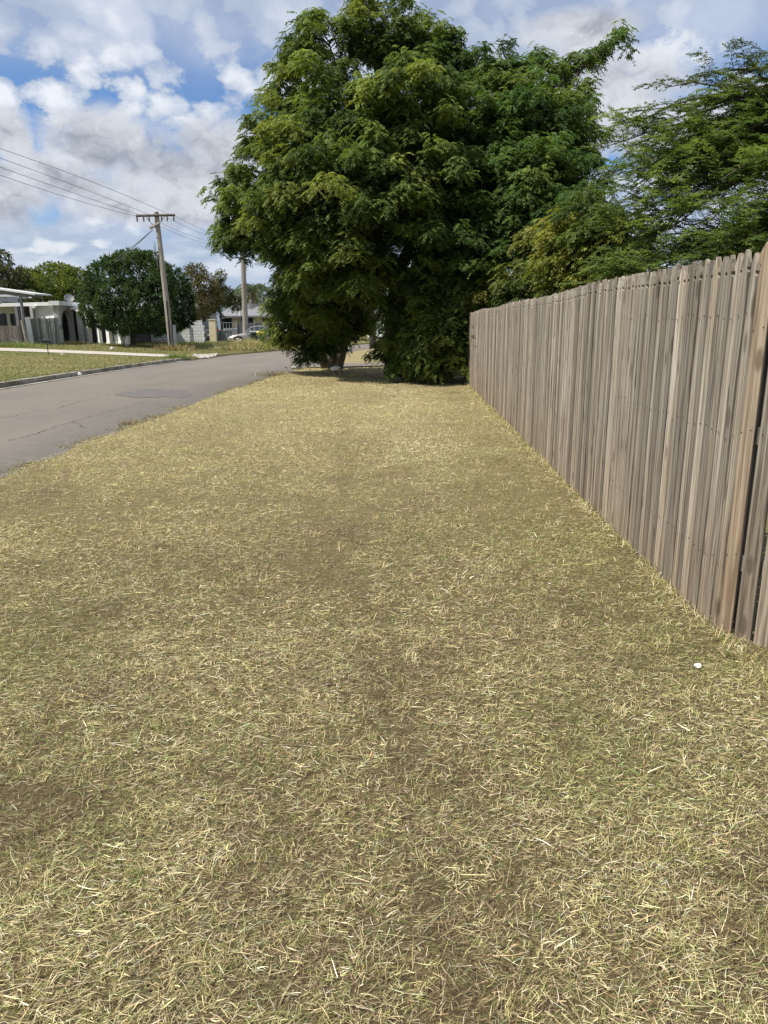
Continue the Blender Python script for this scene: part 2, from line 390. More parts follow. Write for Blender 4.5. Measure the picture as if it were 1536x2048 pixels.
def build_ground():
    mb = MB(); mb.quad((-3000, -600, -0.2), (3000, -600, -0.2), (3000, 4500, -0.2), (-3000, 4500, -0.2))
    mb.build('ground', M_lawn, kind='structure')
    # verge on the right of the road
    ys = list(np.arange(-4, 14, 0.12)) + list(np.arange(14, 32, 0.3)) + list(np.arange(32, 132, 2.0))
    rows = []
    for y in ys:
        e = xr(y) + 0.09 * (vnoise(np.array(0.0), np.array(y), 0.6, 9) - 0.5) * 2
        xs = [e - 0.03, e, e + 0.10] + list(np.linspace(float(e) + 0.25, 2.6, 50)) + [4, 7, 12, 25, 60, 200]
        rows.append([(x, y, (-0.15 if i == 0 else (-0.035 if i == 1 else float(lump(x, y)) * min(1, (x - e) * 2)))) for i, x in enumerate(xs)])
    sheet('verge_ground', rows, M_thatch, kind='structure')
    # lawn on the left side
    ys = list(np.arange(-6, 70, 1.0)) + list(np.arange(70, 132, 4.0)); rows = []
    for y in ys:
        e = xl(y) + (-0.16 if y < 37 else 0.10); ds = [-.01, 0, .3, .8, 1.5, 2.5, 4, 6, 8, 10, 13, 16, 20, 30, 60, 150]
        rows.append([(e - d, y, (-.2 if d < 0 else (tz(e - d, y) if y < 37 or d > .2 else -.03))) for d in ds])
    sheet('lawn_ground', rows, M_lawn, kind='structure')
    # road
    ys = list(np.arange(-10, 60, 0.5)) + list(np.arange(60, 130, 2.0)); rows = []; tones = []
    for y in ys:
        a, b = xl(y), xr(y) + 0.06
        fs = np.linspace(0, 1, 27)
        rows.append([(a + (b - a) * f, y, -0.075 + 0.05 * math.sin(math.pi * min(max(f, 0), 1)) ) for f in fs])
        for f in fs:
            d = (1 - f) * (b - a); w = 0.25 + 0.9 * float(vnoise(np.array(1.0), np.array(y), 3.0, 5))
            tones.append(0.5 + 0.5 * max(0, 1 - d / (w + 0.8)) ** 0.7)
    o = sheet('road', rows, M_asph, kind='structure')
    a_ = o.data.attributes.new('tone', 'FLOAT', 'POINT'); a_.data.foreach_set('value', tones)
build_ground()

def roadz(x, y):
    f = (x - xl(y)) / (xr(y) + 0.06 - xl(y)); return -0.075 + 0.05 * math.sin(math.pi * min(max(f, 0), 1))

def road_marks():
    # resealed dark patch
    M_patch = plain('patch_asphalt', (0.118, 0.108, 0.10), 0.9, var=0.25, scale=9)
    mb = MB(); c = [gp(x, y) for x, y in ((228, 792), (290, 779), (372, 781), (384, 789), (362, 796), (330, 793), (312, 796), (270, 797))]
    mb.v = []; pts = [(p.x, p.y, roadz(p.x, p.y) + 0.006) for p in c]
    mb.add(pts, [tuple(range(len(pts)))]); mb.build('road_patch', M_patch, kind='structure')
    # cracks
    M_crack = plain('crack', (0.062, 0.056, 0.05), 0.95)
    lines = [[(0, 840), (60, 828), (120, 818), (160, 805), (215, 793), (240, 788)],
             [(20, 882), (75, 868), (100, 858), (150, 843), (200, 828), (250, 816), (290, 806)],
             [(240, 788), (300, 772), (360, 760), (420, 750), (470, 741)], [(300, 775), (330, 768), (385, 762)],
             [(150, 843), (158, 850), (170, 855)], [(0, 800), (40, 796), (90, 786)]]
    mb = MB(); r = random.Random(3)
    for ln in lines:
        P = [gp(*q) for q in ln]; pts = []
        for a, b in zip(P, P[1:]):
            n = max(2, int((b - a).length / 0.12))
            for i in range(n): pts.append(a.lerp(b, i / n) + Vector((r.gauss(0, .022), r.gauss(0, .022), 0)))
        pts.append(P[-1])
        for a, b in zip(pts, pts[1:]):
            d = (b - a); d.z = 0
            if d.length < 1e-4: continue
            s_ = Vector((-d.y, d.x, 0)).normalized() * r.uniform(0.002, 0.007)
            q = [a - s_, b - s_, b + s_, a + s_]
            mb.quad(*[(p.x, p.y, roadz(p.x, p.y) + 0.008) for p in q])
    mb.build('road_crack', M_crack, kind='structure')
    # kerb on the left, in cast lengths
    mb = MB(); y = -5.0; r = random.Random(5)
    while y < 37.3:
        L_ = 2.4; y2 = min(y + L_ - 0.02, 37.6); n = 5
        for i in range(n):
            ya, yb = y + (y2 - y) * i / n, y + (y2 - y) * (i + 1) / n
            j = r.uniform(-.01, .01)
            for (X0, X1, z0, z1) in ((-0.17, 0.0, -0.2, 0.085 + j * .5), (0.0, 0.26, -0.2, -0.052)):
                va = [(xl(ya) + X0, ya), (xl(ya) + X1, ya), (xl(yb) + X1, yb), (xl(yb) + X0, yb)]
                mb.add([(a, b, z0) for a, b in va] + [(a + (0.02 if k in (1, 2) and X1 == 0 else 0), b, z1) for k, (a, b) in enumerate(va)],
                       [(0, 1, 2, 3), (4, 5, 6, 7), (0, 1, 5, 4), (1, 2, 6, 5), (2, 3, 7, 6), (3, 0, 4, 7)])
        y += L_
    mb.build('kerb', M_kerb, kind='structure')
    # concrete footpath on the left
    def ribbon(name, A, B, m, dz=0.02, n=10, label=None):
        A = [gp(*q) for q in A]; B = [gp(*q) for q in B]; rows = []
        for i in range(len(A) - 1):
            for k in range(n + (1 if i == len(A) - 2 else 0)):
                a = A[i].lerp(A[i + 1], k / n); b = B[i].lerp(B[i + 1], k / n); row = []
                for q in range(5):
                    p = a.lerp(b, q / 4); row.append((p.x, p.y, tz(p.x, p.y) + dz))
                rows.append(row)
        sheet(name, rows, m, kind='structure')
    ribbon('footpath', [(-60, 694.5), (60, 698), (200, 703.5), (330, 709.5), (395, 711.5)], [(-60, 700.5), (60, 704), (200, 709), (330, 714.5), (372, 716)], M_conc)
    ribbon('driveway', [(385, 708.5), (420, 708.8), (436, 709)], [(390, 716.5), (420, 713.5), (436, 712)], M_conc, 0.03)
    # side path crossing the verge behind the trees
    rows = []
    for i in range(25):
        t = i / 24; x = -3.0 + 22 * t; yc = 29.0 + 2.2 * t * 2
        rows.append([(x, yc + d, 0.03) for d in (-1.3, -0.6, 0, 0.6, 1.3)])
    sheet('path', rows, M_asph, kind='structure').data.attributes.new('tone', 'FLOAT', 'POINT')
road_marks()

# ------------------------------------------------------------ grass blades
PAL = dict(straw=(0.79, 0.675, 0.39), pale=(0.86, 0.79, 0.58), mid=(0.54, 0.43, 0.25), olive=(0.34, 0.33, 0.135), green=(0.20, 0.27, 0.085), brown=(0.180, 0.112, 0.075), red=(0.30, 0.16, 0.09))
def blades(P, az, el, Ln, Wd, col, bend=0.25, roll=None, r=rng):
    """two-segment blades: vectorised"""
    n = len(P); d = np.stack([np.cos(az) * np.cos(el), np.sin(az) * np.cos(el), np.sin(el)], 1)
    s = np.stack([-np.sin(az), np.cos(az), np.zeros(n)], 1); u = np.cross(d, s) * -1
    if roll is None: roll = r.normal(0, 0.6, n)
    w = s * np.cos(roll)[:, None] + u * np.sin(roll)[:, None]
    bd = (r.normal(0, bend, n) * Ln)[:, None] * s + (r.uniform(-bend, 0.3 * bend, n) * Ln)[:, None] * np.array([0, 0, 1.0])
    mid = P + d * (Ln * 0.5)[:, None]; tip = P + d * Ln[:, None] + bd
    W = Wd[:, None] * 0.5
    V = np.stack([P - w * W, P + w * W, mid + w * W * 0.9, mid - w * W * 0.9, tip + w * W * 0.25, tip - w * W * 0.25], 1).reshape(-1, 3)
    b = (np.arange(n) * 6)[:, None]
    F = np.concatenate([b + np.array([0, 1, 2, 3]), b + np.array([3, 2, 4, 5])], 0)
    return V, F, np.repeat(col, 6, axis=0)

def pick(n, w, r=rng):
    keys = list(w.keys()); W = np.stack([np.broadcast_to(np.maximum(w[k], 0), n) for k in keys], 1).astype(float)
    W = np.cumsum(W / W.sum(1, keepdims=True), 1); q = r.random(n)[:, None]; i = (q > W).sum(1).clip(0, len(keys) - 1)
    C = np.array([PAL[k] for k in keys])[i]
    return C * r.uniform(0.60, 1.25, n)[:, None] * (1 + r.normal(0, 0.05, (n, 3)))

def fence_x(y): return 1.5445 + 0.0382 * y

BARE = [(-.03, 3.05, .11, 1), (-.1, 4.15, .13, .9), (.35, 1.62, .12, 1), (.18, 2.1, .11, .8), (.08, 2.4, .13, .6), (.95, 5.3, .38, .8), (-.3, 1.75, .16, .8), (.05, 1.35, .14, .6), (-.12, 5.3, .14, .8), (-.15, 6.8, .2, .8), (-.2, 9.0, .25, .8), (.6, 1.45, .1, .7), (-1.3, 4.6, .25, .6), (.7, 3.4, .2, .6), (1.3, 3.9, .18, .7)]
def grass_field():
    Vs, Fs, Cs = [], [], []; off = 0
    zones = [(0.5, 2.0, 42000, 0.85, .55), (2.0, 3.4, 28000, 0.95, .55), (3.4, 5.5, 14000, 1.15, .55), (5.5, 8.5, 4700, 1.45, .5), (8.5, 13, 2500, 1.9, .5), (13, 19, 1300, 2.5, .5), (19, 29, 700, 3.2, .4)]
    for (y0, y1, dens, sc, _) in zones:
        xm0 = 0.70 * (y1 + 1.7)
        xa, xb = max(-4.2, -xm0), min(3.2, xm0)
        n = int((xb - xa) * (y1 - y0) * dens)
        x = rng.uniform(xa, xb, n); y = rng.uniform(y0, y1, n)
        e = np.interp(y, XR[:, 0], XR[:, 1]) + 0.09 * (vnoise(np.zeros(n), y, 0.6, 9) - 0.5) * 2 + 0.02
        ok = (x > e) & (x < np.where(y < 3.32, 1.68 + (3.322 - y) * .703, fence_x(y) + 0.02)) & (np.abs(x) < 0.68 * (y + 2.0)) & ((np.abs(x) < 0.60 * (y + 0.5)) | (rng.random(n) < .5))
        big_ = vnoise(x, y, 1.1, 21); sm = vnoise(x, y, 0.35, 22); tiny = vnoise(x, y, 0.12, 23); gr = vnoise(x, y, 0.8, 24)
        bare = np.clip((0.46 - (0.55 * big_ + 0.45 * sm)) * 5, 0, 1)
        # wheel-worn browner band running along the strip
        band = np.exp(-((x - 0.05 - 0.02 * y) / 0.35) ** 2) * np.clip((7 - y) / 4, 0, 1)
        bare = np.clip(bare + 0.35 * band * (sm > 0.35), 0, 0.85)
        for (qx, qy, qr, qs) in BARE: bare = np.maximum(bare, qs * .65 * np.exp(-(((x - qx) / qr) ** 2 + ((y - qy) / (qr * 1.5)) ** 2)) * (0.5 + sm))
        bare = np.clip(bare, 0, 1)
        ok &= rng.random(n) > bare * 0.6
        x, y, big_, sm, tiny, gr, bare = [q[ok] for q in (x, y, big_, sm, tiny, gr, bare)]
        n = len(x); e = e[ok]
        # colour weights
        wear = np.exp(-((x - np.interp(y, [1, 1.6, 3.1, 4.6, 7, 10, 14], [.22, .12, -.05, -.2, -.36, -.55, -.8])) / (.07 + .011 * y)) ** 2) * .8 * np.clip(vnoise(x, y, .5, 91) * 1.7 - .1, 0, 1) * np.clip((15 - y) / 6, 0, 1)
        wear = np.maximum(wear, bare * .8) * (.45 + .75 * (vnoise(x, y, .07, 95) > .42)); wear = np.maximum(wear, .95 * np.exp(-((x - fence_x(y) + .50) / .32) ** 2) * np.clip(vnoise(x, y, .8, 92) * 2.2 - .7, 0, 1))
        fenceside = np.clip((x - 0.45) / 1.0, 0, 1); streak = np.exp(-((x - .35) / .45) ** 2) * np.clip((y - 5) / 4, 0, 1); far = np.clip((y - 3) / 7, 0, 1)
        g = np.clip((gr - 0.52) * 3, 0, 1) * (0.5 + 0.9 * fenceside) + 0.12
        for (qx, qy, qr) in ((1.15, 4.4, .42), (1.0, 6.6, .5), (1.35, 8.6, .5), (-1.7, 3.3, .35), (-.9, 2.0, .22), (.75, 2.3, .25), (.95, 11, .9), (-2.4, 12, .5)): g = np.maximum(g, 1.7 * np.exp(-((x - qx) ** 2 + ((y - qy) / 1.6) ** 2) / qr ** 2) * (.3 + sm))
        w = dict(straw=0.55 + 0.55 * far * (1 - .75 * fenceside), pale=0.22 + 0.22 * far * (vnoise(x, y, 0.9, 31) > .5) + .9 * streak, mid=0.45 - 0.10 * far, olive=0.85 * g + 0.30 + .5 * fenceside, green=0.50 * g + 0.05 + .12 * fenceside,
                 brown=0.32 * (1 - 0.5 * far) + 1.2 * wear, red=0.05 * (tiny > 0.7) + 0.12 * bare)
        col = pick(n, w) * (0.50 + 0.34 * vnoise(x, y, 1.6, 77) + 0.36 * vnoise(x, y * .7, 0.26, 78) + 0.50 * vnoise(x, y, .05, 79))[:, None] * (1 - .40 * wear)[:, None]
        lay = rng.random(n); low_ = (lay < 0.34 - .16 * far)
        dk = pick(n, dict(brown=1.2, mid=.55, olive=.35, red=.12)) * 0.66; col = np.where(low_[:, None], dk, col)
        long_ = rng.random(n) < 0.016
        Ln = np.where(long_, rng.uniform(0.05, 0.10, n), rng.gamma(2.2, 0.0085, n) + 0.007) * (0.85 + 0.15 * sc)
        up = rng.random(n) < (0.16 + 0.30 * (tiny > 0.66) + 0.42 * far * (0.4 + .6 * (vnoise(x, y, .5, 33) > .45)))
        el = np.where(up, rng.uniform(0.5, 1.35, n), rng.normal(0.10, 0.16, n))
        Ln = np.where(up, np.minimum(Ln, 0.05 * sc ** .5) * 0.9, Ln)
        # straw tends to lie across
        az = np.where(rng.random(n) < 0.5, rng.uniform(0, 2 * np.pi, n), rng.normal(0.25, 0.6, n) + np.pi * rng.integers(0, 2, n))
        Wd = (0.0007 + rng.gamma(1.5, 0.00044, n)) * sc * np.where(long_, 1.2, 1.0)
        z = lump(x, y) * np.minimum(1, (x - e) * 2) + np.where(up & ~low_, 0, 0.001 + 0.017 * lay * sc ** .5)
        el = np.where(low_, rng.normal(0.03, .07, n), el)
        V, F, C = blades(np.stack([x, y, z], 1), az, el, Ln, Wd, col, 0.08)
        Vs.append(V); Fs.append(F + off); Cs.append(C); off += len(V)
    # green/yellow stubble tufts standing in the cut grass
    nt = 1500; ty = 1.0 + 15 * rng.random(nt) ** 1.6; tx = rng.uniform(-1, 1, nt) * 0.62 * (ty + .5)
    ok = (tx > np.interp(ty, XR[:, 0], XR[:, 1]) + .15) & (tx < fence_x(ty) - 0.05); tx, ty = tx[ok], ty[ok]
    k = 20; n = len(tx) * k; cx = np.repeat(tx, k) + rng.normal(0, 0.016, n); cy = np.repeat(ty, k) + rng.normal(0, 0.016, n)
    kind = np.repeat(rng.random(len(tx)), k)
    col = pick(n, dict(straw=0.5 + (kind > .6), green=0.35 * (kind < .3) + .05, olive=0.8 * (kind < .6) + .2, pale=0.5 * (kind > .7), red=0.45 * (kind > .9), mid=0.3))
    sz = np.repeat(rng.uniform(0.7, 1.35, len(tx)), k)
    V, F, C = blades(np.stack([cx, cy, lump(cx, cy)], 1), rng.uniform(0, 6.28, n), rng.uniform(0.65, 1.45, n), rng.uniform(0.018, 0.05, n) * sz, rng.uniform(0.0012, 0.0024, n) * (1 + cy / 12), col)
    Vs.append(V); Fs.append(F + off); Cs.append(C); off += len(V)
    n = 16000; y = 2.3 + 18 * rng.random(n) ** 1.5; x = fence_x(y) - np.abs(rng.normal(0, .055, n)) + .02; keep = vnoise(y * 0, y, .3, 88) + .35 * rng.random(n) > .48; x, y = x[keep], y[keep]; n = len(x)
    col = pick(n, dict(straw=.6, mid=.6, olive=.8, green=.35, brown=.5, pale=.25))
    V, F, C = blades(np.stack([x, y, lump(x, y) + rng.uniform(0, .02, n)], 1), rng.uniform(0, 6.28, n), np.where(rng.random(n) < .35, rng.uniform(.6, 1.45, n), rng.normal(.15, .25, n)), rng.uniform(.025, .085, n), rng.uniform(.0012, .0024, n) * (1 + y / 9), col, .2)
    Vs.append(V); Fs.append(F + off); Cs.append(C); off += len(V)
    big('cut_grass', np.concatenate(Vs), np.concatenate(Fs), M_grass, np.concatenate(Cs).clip(0, 1), label='short mown straw coloured grass and dry clippings covering the verge', cat='grass', kind='stuff')
    # grass over the left lawn, coarser
    n = 90000; y = rng.uniform(14, 62, n); b = np.interp(y, XL[:, 0], XL[:, 1]) - 0.17; d = rng.random(n) ** 1.3 * 16; x = b - d
    z = 0.07 + 0.032 * d
    P = [gp(-60, 700.5), gp(60, 704), gp(200, 709), gp(372, 716)]
    ok = np.ones(n, bool)
    Q = [gp(-60, 694.5), gp(60, 698), gp(200, 703.5), gp(395, 711.5)]
    lo = np.interp(x, [p.x for p in P], [p.y for p in P]); hi = np.interp(x, [p.x for p in Q], [p.y for p in Q])
    ok &= ~((y > lo - .1) & (y < hi + .1)); x, y, z, b = x[ok], y[ok], z[ok], b[ok]; n = len(x)
    wild = np.clip((y - 38) / 4, 0, 1)
    gr = vnoise(x, y, 2.5, 41)
    col = pick(n, dict(straw=0.26 * (1 - .4 * wild), mid=0.45, olive=1.0 + gr, green=0.35 + .8 * (gr > .5), brown=0.25))
    V, F, C = blades(np.stack([x, y, z], 1), rng.uniform(0, 6.28, n), rng.uniform(0.3, 1.4, n), rng.uniform(0.03, 0.08, n) * (1 + 1.1 * wild * rng.random(n)), rng.uniform(0.010, 0.022, n), col * 0.72)
    big('lawn_grass', V, F, M_grass, C.clip(0, 1), label='green and straw short grass growing on the lawn across the road', cat='grass', kind='stuff')
    # debris and creeping grass along the road edge
    n = 26000; y = rng.uniform(3, 30, n) ; e = np.interp(y, XR[:, 0], XR[:, 1])
    off_ = np.abs(rng.normal(0, 0.20, n)); keep = (vnoise(y * 0, y, 0.7, 51) > 0.42) | (off_ < 0.06)
    x = e - off_ + 0.05; x, y = x[keep], y[keep]; n = len(x)
    col = pick(n, dict(brown=1.0, olive=0.6, mid=0.5, straw=0.2, green=0.25)) * 0.8
    V, F, C = blades(np.stack([x, y, np.full(n, -0.062) + rng.uniform(0, 0.02, n)], 1), rng.uniform(0, 6.28, n), np.abs(rng.normal(0.1, 0.25, n)), rng.uniform(0.02, 0.07, n), rng.uniform(0.003, 0.007, n), col)
    big('edge_litter', V, F, M_grass, C.clip(0, 1), label='brown leaf litter and creeping grass along the road edge', cat='litter', kind='stuff')
grass_field()

def clump(name, p, n, h, spread, w, pal, label, cat='weed', group=None):
    e = empty(name, p, label=label, cat=cat, group=group)
    x = rng.normal(0, spread, n); y = rng.normal(0, spread * .8, n)
    az = np.arctan2(y, x) + rng.normal(0, .7, n); el = rng.uniform(0.75, 1.5, n)
    col = pick(n, pal)
    V, F, C = blades(np.stack([x, y, np.zeros(n)], 1), az, el, rng.uniform(0.4, 1.0, n) * h, np.full(n, w), col, 0.3)
    big('foliage', V, F, M_grass, C.clip(0, 1), parent=e)
    st = MB(); r = random.Random(int(abs(p[0] * 100)))
    for i in range(5):
        a = r.uniform(0, 6.28); q = Vector((math.cos(a) * w * .3, math.sin(a) * w * .3, -.02))
        st.tube([q, q + Vector((math.cos(a) * .3 * h, math.sin(a) * .1 * h, h * .7))], [w * .6, w * .2], 4)
    st.build('stem', M_bark, e); return e
WP = dict(olive=1, green=.6, mid=.6, straw=.5, brown=.4)
clump('weed_clump', gp(258, 850), 110, 0.12, 0.08, 0.006, dict(brown=1, mid=.5, red=.5), 'small dry brown weed on the road edge in front of the dark asphalt patch')
clump('weed_clump', gp(548, 752), 170, 0.26, 0.28, 0.012, dict(brown=1, olive=.6, mid=.6), 'dry brown weed on the road edge beside the leaning tree')
clump('weed_clump', gp(356, 716), 420, 0.32, 0.35, 0.02, dict(green=1.2, olive=1), 'leafy green weed at the end of the kerb beside the driveway')
clump('tall_grass', gp(345, 701), 500, 0.55, 0.55, 0.022, dict(mid=1, brown=.6, olive=.7, red=.3), 'long brown grass around the foot of the power pole')
clump('tall_grass', gp(486, 697), 900, 0.85, 0.75, 0.028, dict(olive=1, mid=1, straw=.7), 'tall yellow green grass at the foot of the plain timber pole')
clump('tall_grass', gp(512, 698), 600, 0.65, 0.65, 0.028, dict(olive=1, mid=.8, green=.5), 'tall olive grass in front of the yellow lidded bin')
clump('tall_grass', gp(470, 700), 500, 0.5, 0.7, 0.028, dict(olive=1, mid=.9, straw=.5), 'long dry grass on the kerb left of the plain timber pole')
clump('tall_grass', gp(20, 694), 700, 0.45, 0.9, 0.025, dict(green=1.4, olive=.4), 'dark green ground creeper along the foot of the old paling fence')
clump('tall_grass', gp(380, 690), 500, 0.4, 0.8, 0.025, dict(green=1.2, olive=.8), 'bright green long grass below the white block wall')
clump('weed_clump', gp(143, 689), 250, 0.4, 0.45, 0.02, dict(mid=1, olive=1), 'straggly weed in front of the arched opening')
# ------------------------------------------------------------ timber fence
def picket_outline(w, H, tip=0.080, r=0.014, sh=0.078, ft=0.24):
    hw = w / 2; zn = H - tip - 0.006; an = (-75, -45, -15, 15, 45, 75)
    pts = [(-hw, 0), (hw, 0)] + [(hw - r * math.cos(R(a)), zn + r * math.sin(R(a))) for a in an]
    pts += [(hw, H - sh), (hw * 0.74, H - sh * 0.55), (hw * ft, H), (-hw * ft, H), (-hw * 0.74, H - sh * 0.55), (-hw, H - sh)]
    pts += [(-hw + r * math.cos(R(a)), zn + r * math.sin(R(a))) for a in an[::-1]]
    return pts
M_rust = plain('rusty_nail', (.10, .06, .04), .7)
def build_fence():
    D = Vector((0.0382, 1, 0)).normalized(); Nn = Vector((-D.y, D.x, 0)); O = Vector((1.5445, 0, 0))
    f = empty('timber_fence', (fence_x(10), 10, 0), math.atan2(D.y, D.x) - math.pi / 2, label='weathered grey paling fence with notched picket tops running beside the verge', cat='fence')
    inv = (Matrix.Translation((fence_x(10), 10, 0)) @ Matrix.Rotation(math.atan2(D.y, D.x) - math.pi / 2, 4, 'Z')).inverted()
    def W(s, off, z): return inv @ (O + D * s + Nn * off + Vector((0, 0, z)))
    r = random.Random(11)
    mb = MB(); y = 3.335; P = 0.0775; tone = .5
    while y < 21.5:
        w = P - r.uniform(.006, .0125)
        H = 1.83 + r.gauss(0, .006) + 0.012 * math.sin(y * 1.3); lean = r.gauss(0, .0022); tw = r.gauss(0, 0.045); o0 = r.choice([0, 0, 0, 0.004, -0.004]) + r.gauss(0, .0015)
        tone = min(1, max(0, r.gauss(0.52, 0.21)))
        if r.random() < .14: tone = r.uniform(0, .2)
        zb = 0.01 + r.uniform(-.012, .012)
        pts = picket_outline(w, H)
        def fn(a, b, h, y=y, lean=lean, tw=tw, o0=o0, zb=zb): return W(y + a + lean * b, o0 + a * tw + h, b if b > 0.1 else zb)
        mb.prism(pts, 0, 0.017, fn, tone); y += P + r.uniform(0, .0016)
    pk = mb.build('picket_panel', M_wood, f, bevel=0.0016)
    # nearer panel, turned away to the right
    S0 = Vector((1.678, 3.322, 0)); E2 = Vector((.575, -.818, 0)).normalized(); N2 = Vector((E2.y, -E2.x, 0))
    if N2.x > 0: N2 = -N2
    def W2(s, off, z): return inv @ (S0 + E2 * s + N2 * off + Vector((0, 0, z)))
    specs = [(M_warm, 'warm brown board standing at the corner where the fence turns', .6), (M_wood, 'grey board with a rusty stain at its foot beside the warm brown one', .30)] + [(M_wood, None, t_) for t_ in (.5, .3, .6, .45, .55, .4, .5, .35, .6, .5, .4, .55)]
    for k, (m, lab, tn) in enumerate(specs):
        s0 = .040 + k * .0945 + (.004 if k else 0); mb = MB(); pts = picket_outline(.080, 1.85 + r.gauss(0, .004), 0.095, 0.017, 0.070); o0 = r.uniform(-.002, .003)
        ln = r.gauss(0, .002); mb.prism(pts, 0, 0.017, lambda a, b, h: W2(s0 + a + ln * b, o0 + h, max(b, -0.01)), tn)
        b_ = mb.build('board', m, f, bevel=0.002)
        if lab:
            b_['label'] = lab
            for z in (0.42, 1.02, 1.48):
                for q in (-.018, .018):
                    nb = MB(); c = W2(s0 + q * 1.2, o0 + 0.0175, z + q * .4); Q = (inv.to_3x3() @ N2).to_track_quat('Z', 'Y').to_matrix().to_4x4(); nb.lathe([(0.0035, 0), (0.003, 0.002)], 8, Matrix.Translation(c) @ Q); nb.build('nail', M_rust, b_)
    for z in (0.38, 1.0, 1.5):
        mb = MB(); a = [W2(q, o, z + e) for q in (-.02, 1.35) for o in (-.05, -.004) for e in (-.04, .04)]
        mb.add(a, [(0, 1, 3, 2), (4, 6, 7, 5), (0, 4, 5, 1), (2, 3, 7, 6), (0, 2, 6, 4), (1, 5, 7, 3)], .4); mb.build('rail', M_oldwood, f)
    # nail heads on the nearest pickets of the long run
    for k in range(26):
        for z in (0.36, 0.985, 1.545):
            nb = MB(); c = W(3.335 + k * .0783 + r.uniform(-.008, .008), .0205, z + r.uniform(-.02, .02)); Q = Matrix.Rotation(R(-90), 4, 'Y'); nb.lathe([(0.0038, 0), (0.0033, 0.003)], 8, Matrix.Translation(c) @ Q)
            nb.build('nail', M_rust, pk)
    # rails and posts behind
    for z in (0.35, 0.98, 1.55):
        mb = MB(); s = 3.30
        while s < 21.4:
            s2 = min(s + 2.4, 21.5); a = [W(q, o, z + e) for q in (s, s2 - .004) for o in (-.045, -.004) for e in (-.04, .04)]
            mb.add(a, [(0, 1, 3, 2), (4, 6, 7, 5), (0, 4, 5, 1), (2, 3, 7, 6), (0, 2, 6, 4), (1, 5, 7, 3)], r.random()); s = s2
        mb.build('rail', M_oldwood, f)
    for k in range(9):
        mb = MB(); s = 3.36 + 2.4 * k
        a = [W(s + q, o, e) for q in (-.045, .045) for o in (-.14, -.048) for e in (-.1, 1.72)]
        mb.add(a, [(0, 1, 3, 2), (4, 6, 7, 5), (0, 4, 5, 1), (2, 3, 7, 6), (0, 2, 6, 4), (1, 5, 7, 3)], 0.4); mb.build('post', M_oldwood, f)
    # faded graffiti scrawl near the far end
    g = MB()
    def pl(pts, w=0.010):
        for a, b in zip(pts, pts[1:]):
            dx, dz = b[0] - a[0], b[1] - a[1]; l = math.hypot(dx, dz); nx, nz = -dz / l * w / 2, dx / l * w / 2
            g.quad(*[W(s, 0.0225, z) for s, z in ((a[0] - nx, a[1] - nz), (b[0] - nx, b[1] - nz), (b[0] + nx, b[1] + nz), (a[0] + nx, a[1] + nz))])
    z0 = 1.22
    pl([(16.9, z0 + .36), (16.92, z0 + .20), (16.96, z0 + .05)], .02)
    pl([(18.0, z0 + .22), (17.75, z0 + .30), (17.5, z0 + .26), (17.3, z0 + .12), (17.2, z0 - .0)], .02)
    pl([(18.3, z0 + .02), (18.0, z0 + .06), (17.9, z0 - .02), (17.7, z0 + .08), (17.55, z0 - .02), (17.3, z0 + .07), (17.2, z0), (16.98, z0 + .03)], .028)
    g.build('graffiti', M_black, f); g = MB()
    pl([(17.6, z0 - .22), (17.4, z0 - .15), (17.2, z0 - .2)], .014); g.build('graffiti', M_black, f); g = MB(); pl([(17.05, z0 - .22), (16.8, z0 - .17), (16.6, z0 - .17)], .014)
    g.build('graffiti', M_black, f)
    # return section of fence turning away
    return f
build_fence()

# ------------------------------------------------------------ trees
def leaf_quads(B, Dr, S, L, W, droop=0.0):
    """diamond leaves; B base, Dr direction, S side unit vectors"""
    L = np.asarray(L)[:, None]; W = np.asarray(W)[:, None] * 0.5
    m = B + Dr * L * 0.45; t = B + Dr * L; t[:, 2] -= (droop * L[:, 0])
    V = np.stack([B, m + S * W, t, m - S * W], 1).reshape(-1, 3); F = np.arange(len(V)).reshape(-1, 4); return V, F
def unit(v): return v / np.maximum(np.linalg.norm(v, axis=-1, keepdims=True), 1e-9)

def blob_points(blobs, n, r=rng, shell=0.55):
    """blobs: list of (centre, (rx,ry,rz)); points biased to the outside of the union"""
    w = np.array([(b[1][0] * b[1][1] * b[1][2]) ** (2 / 3) for b in blobs]); w /= w.sum()
    idx = r.choice(len(blobs), n, p=w); C = np.array([list(b[0]) for b in blobs])[idx]; Rr = np.array([list(b[1]) for b in blobs])[idx]
    d = unit(r.normal(size=(n, 3))); q = (shell + (1 - shell) * r.random(n)) ** 0.8
    P = C + d * Rr * q[:, None]
    # drop points deep within other blobs
    keep = np.ones(n, bool)
    for i, b in enumerate(blobs):
        e = (((P - np.array(list(b[0]))) / np.array(list(b[1]))) ** 2).sum(1)
        keep &= ~((e < 0.30) & (idx != i) & (r.random(n) < .8))
    return P[keep], d[keep], idx[keep]

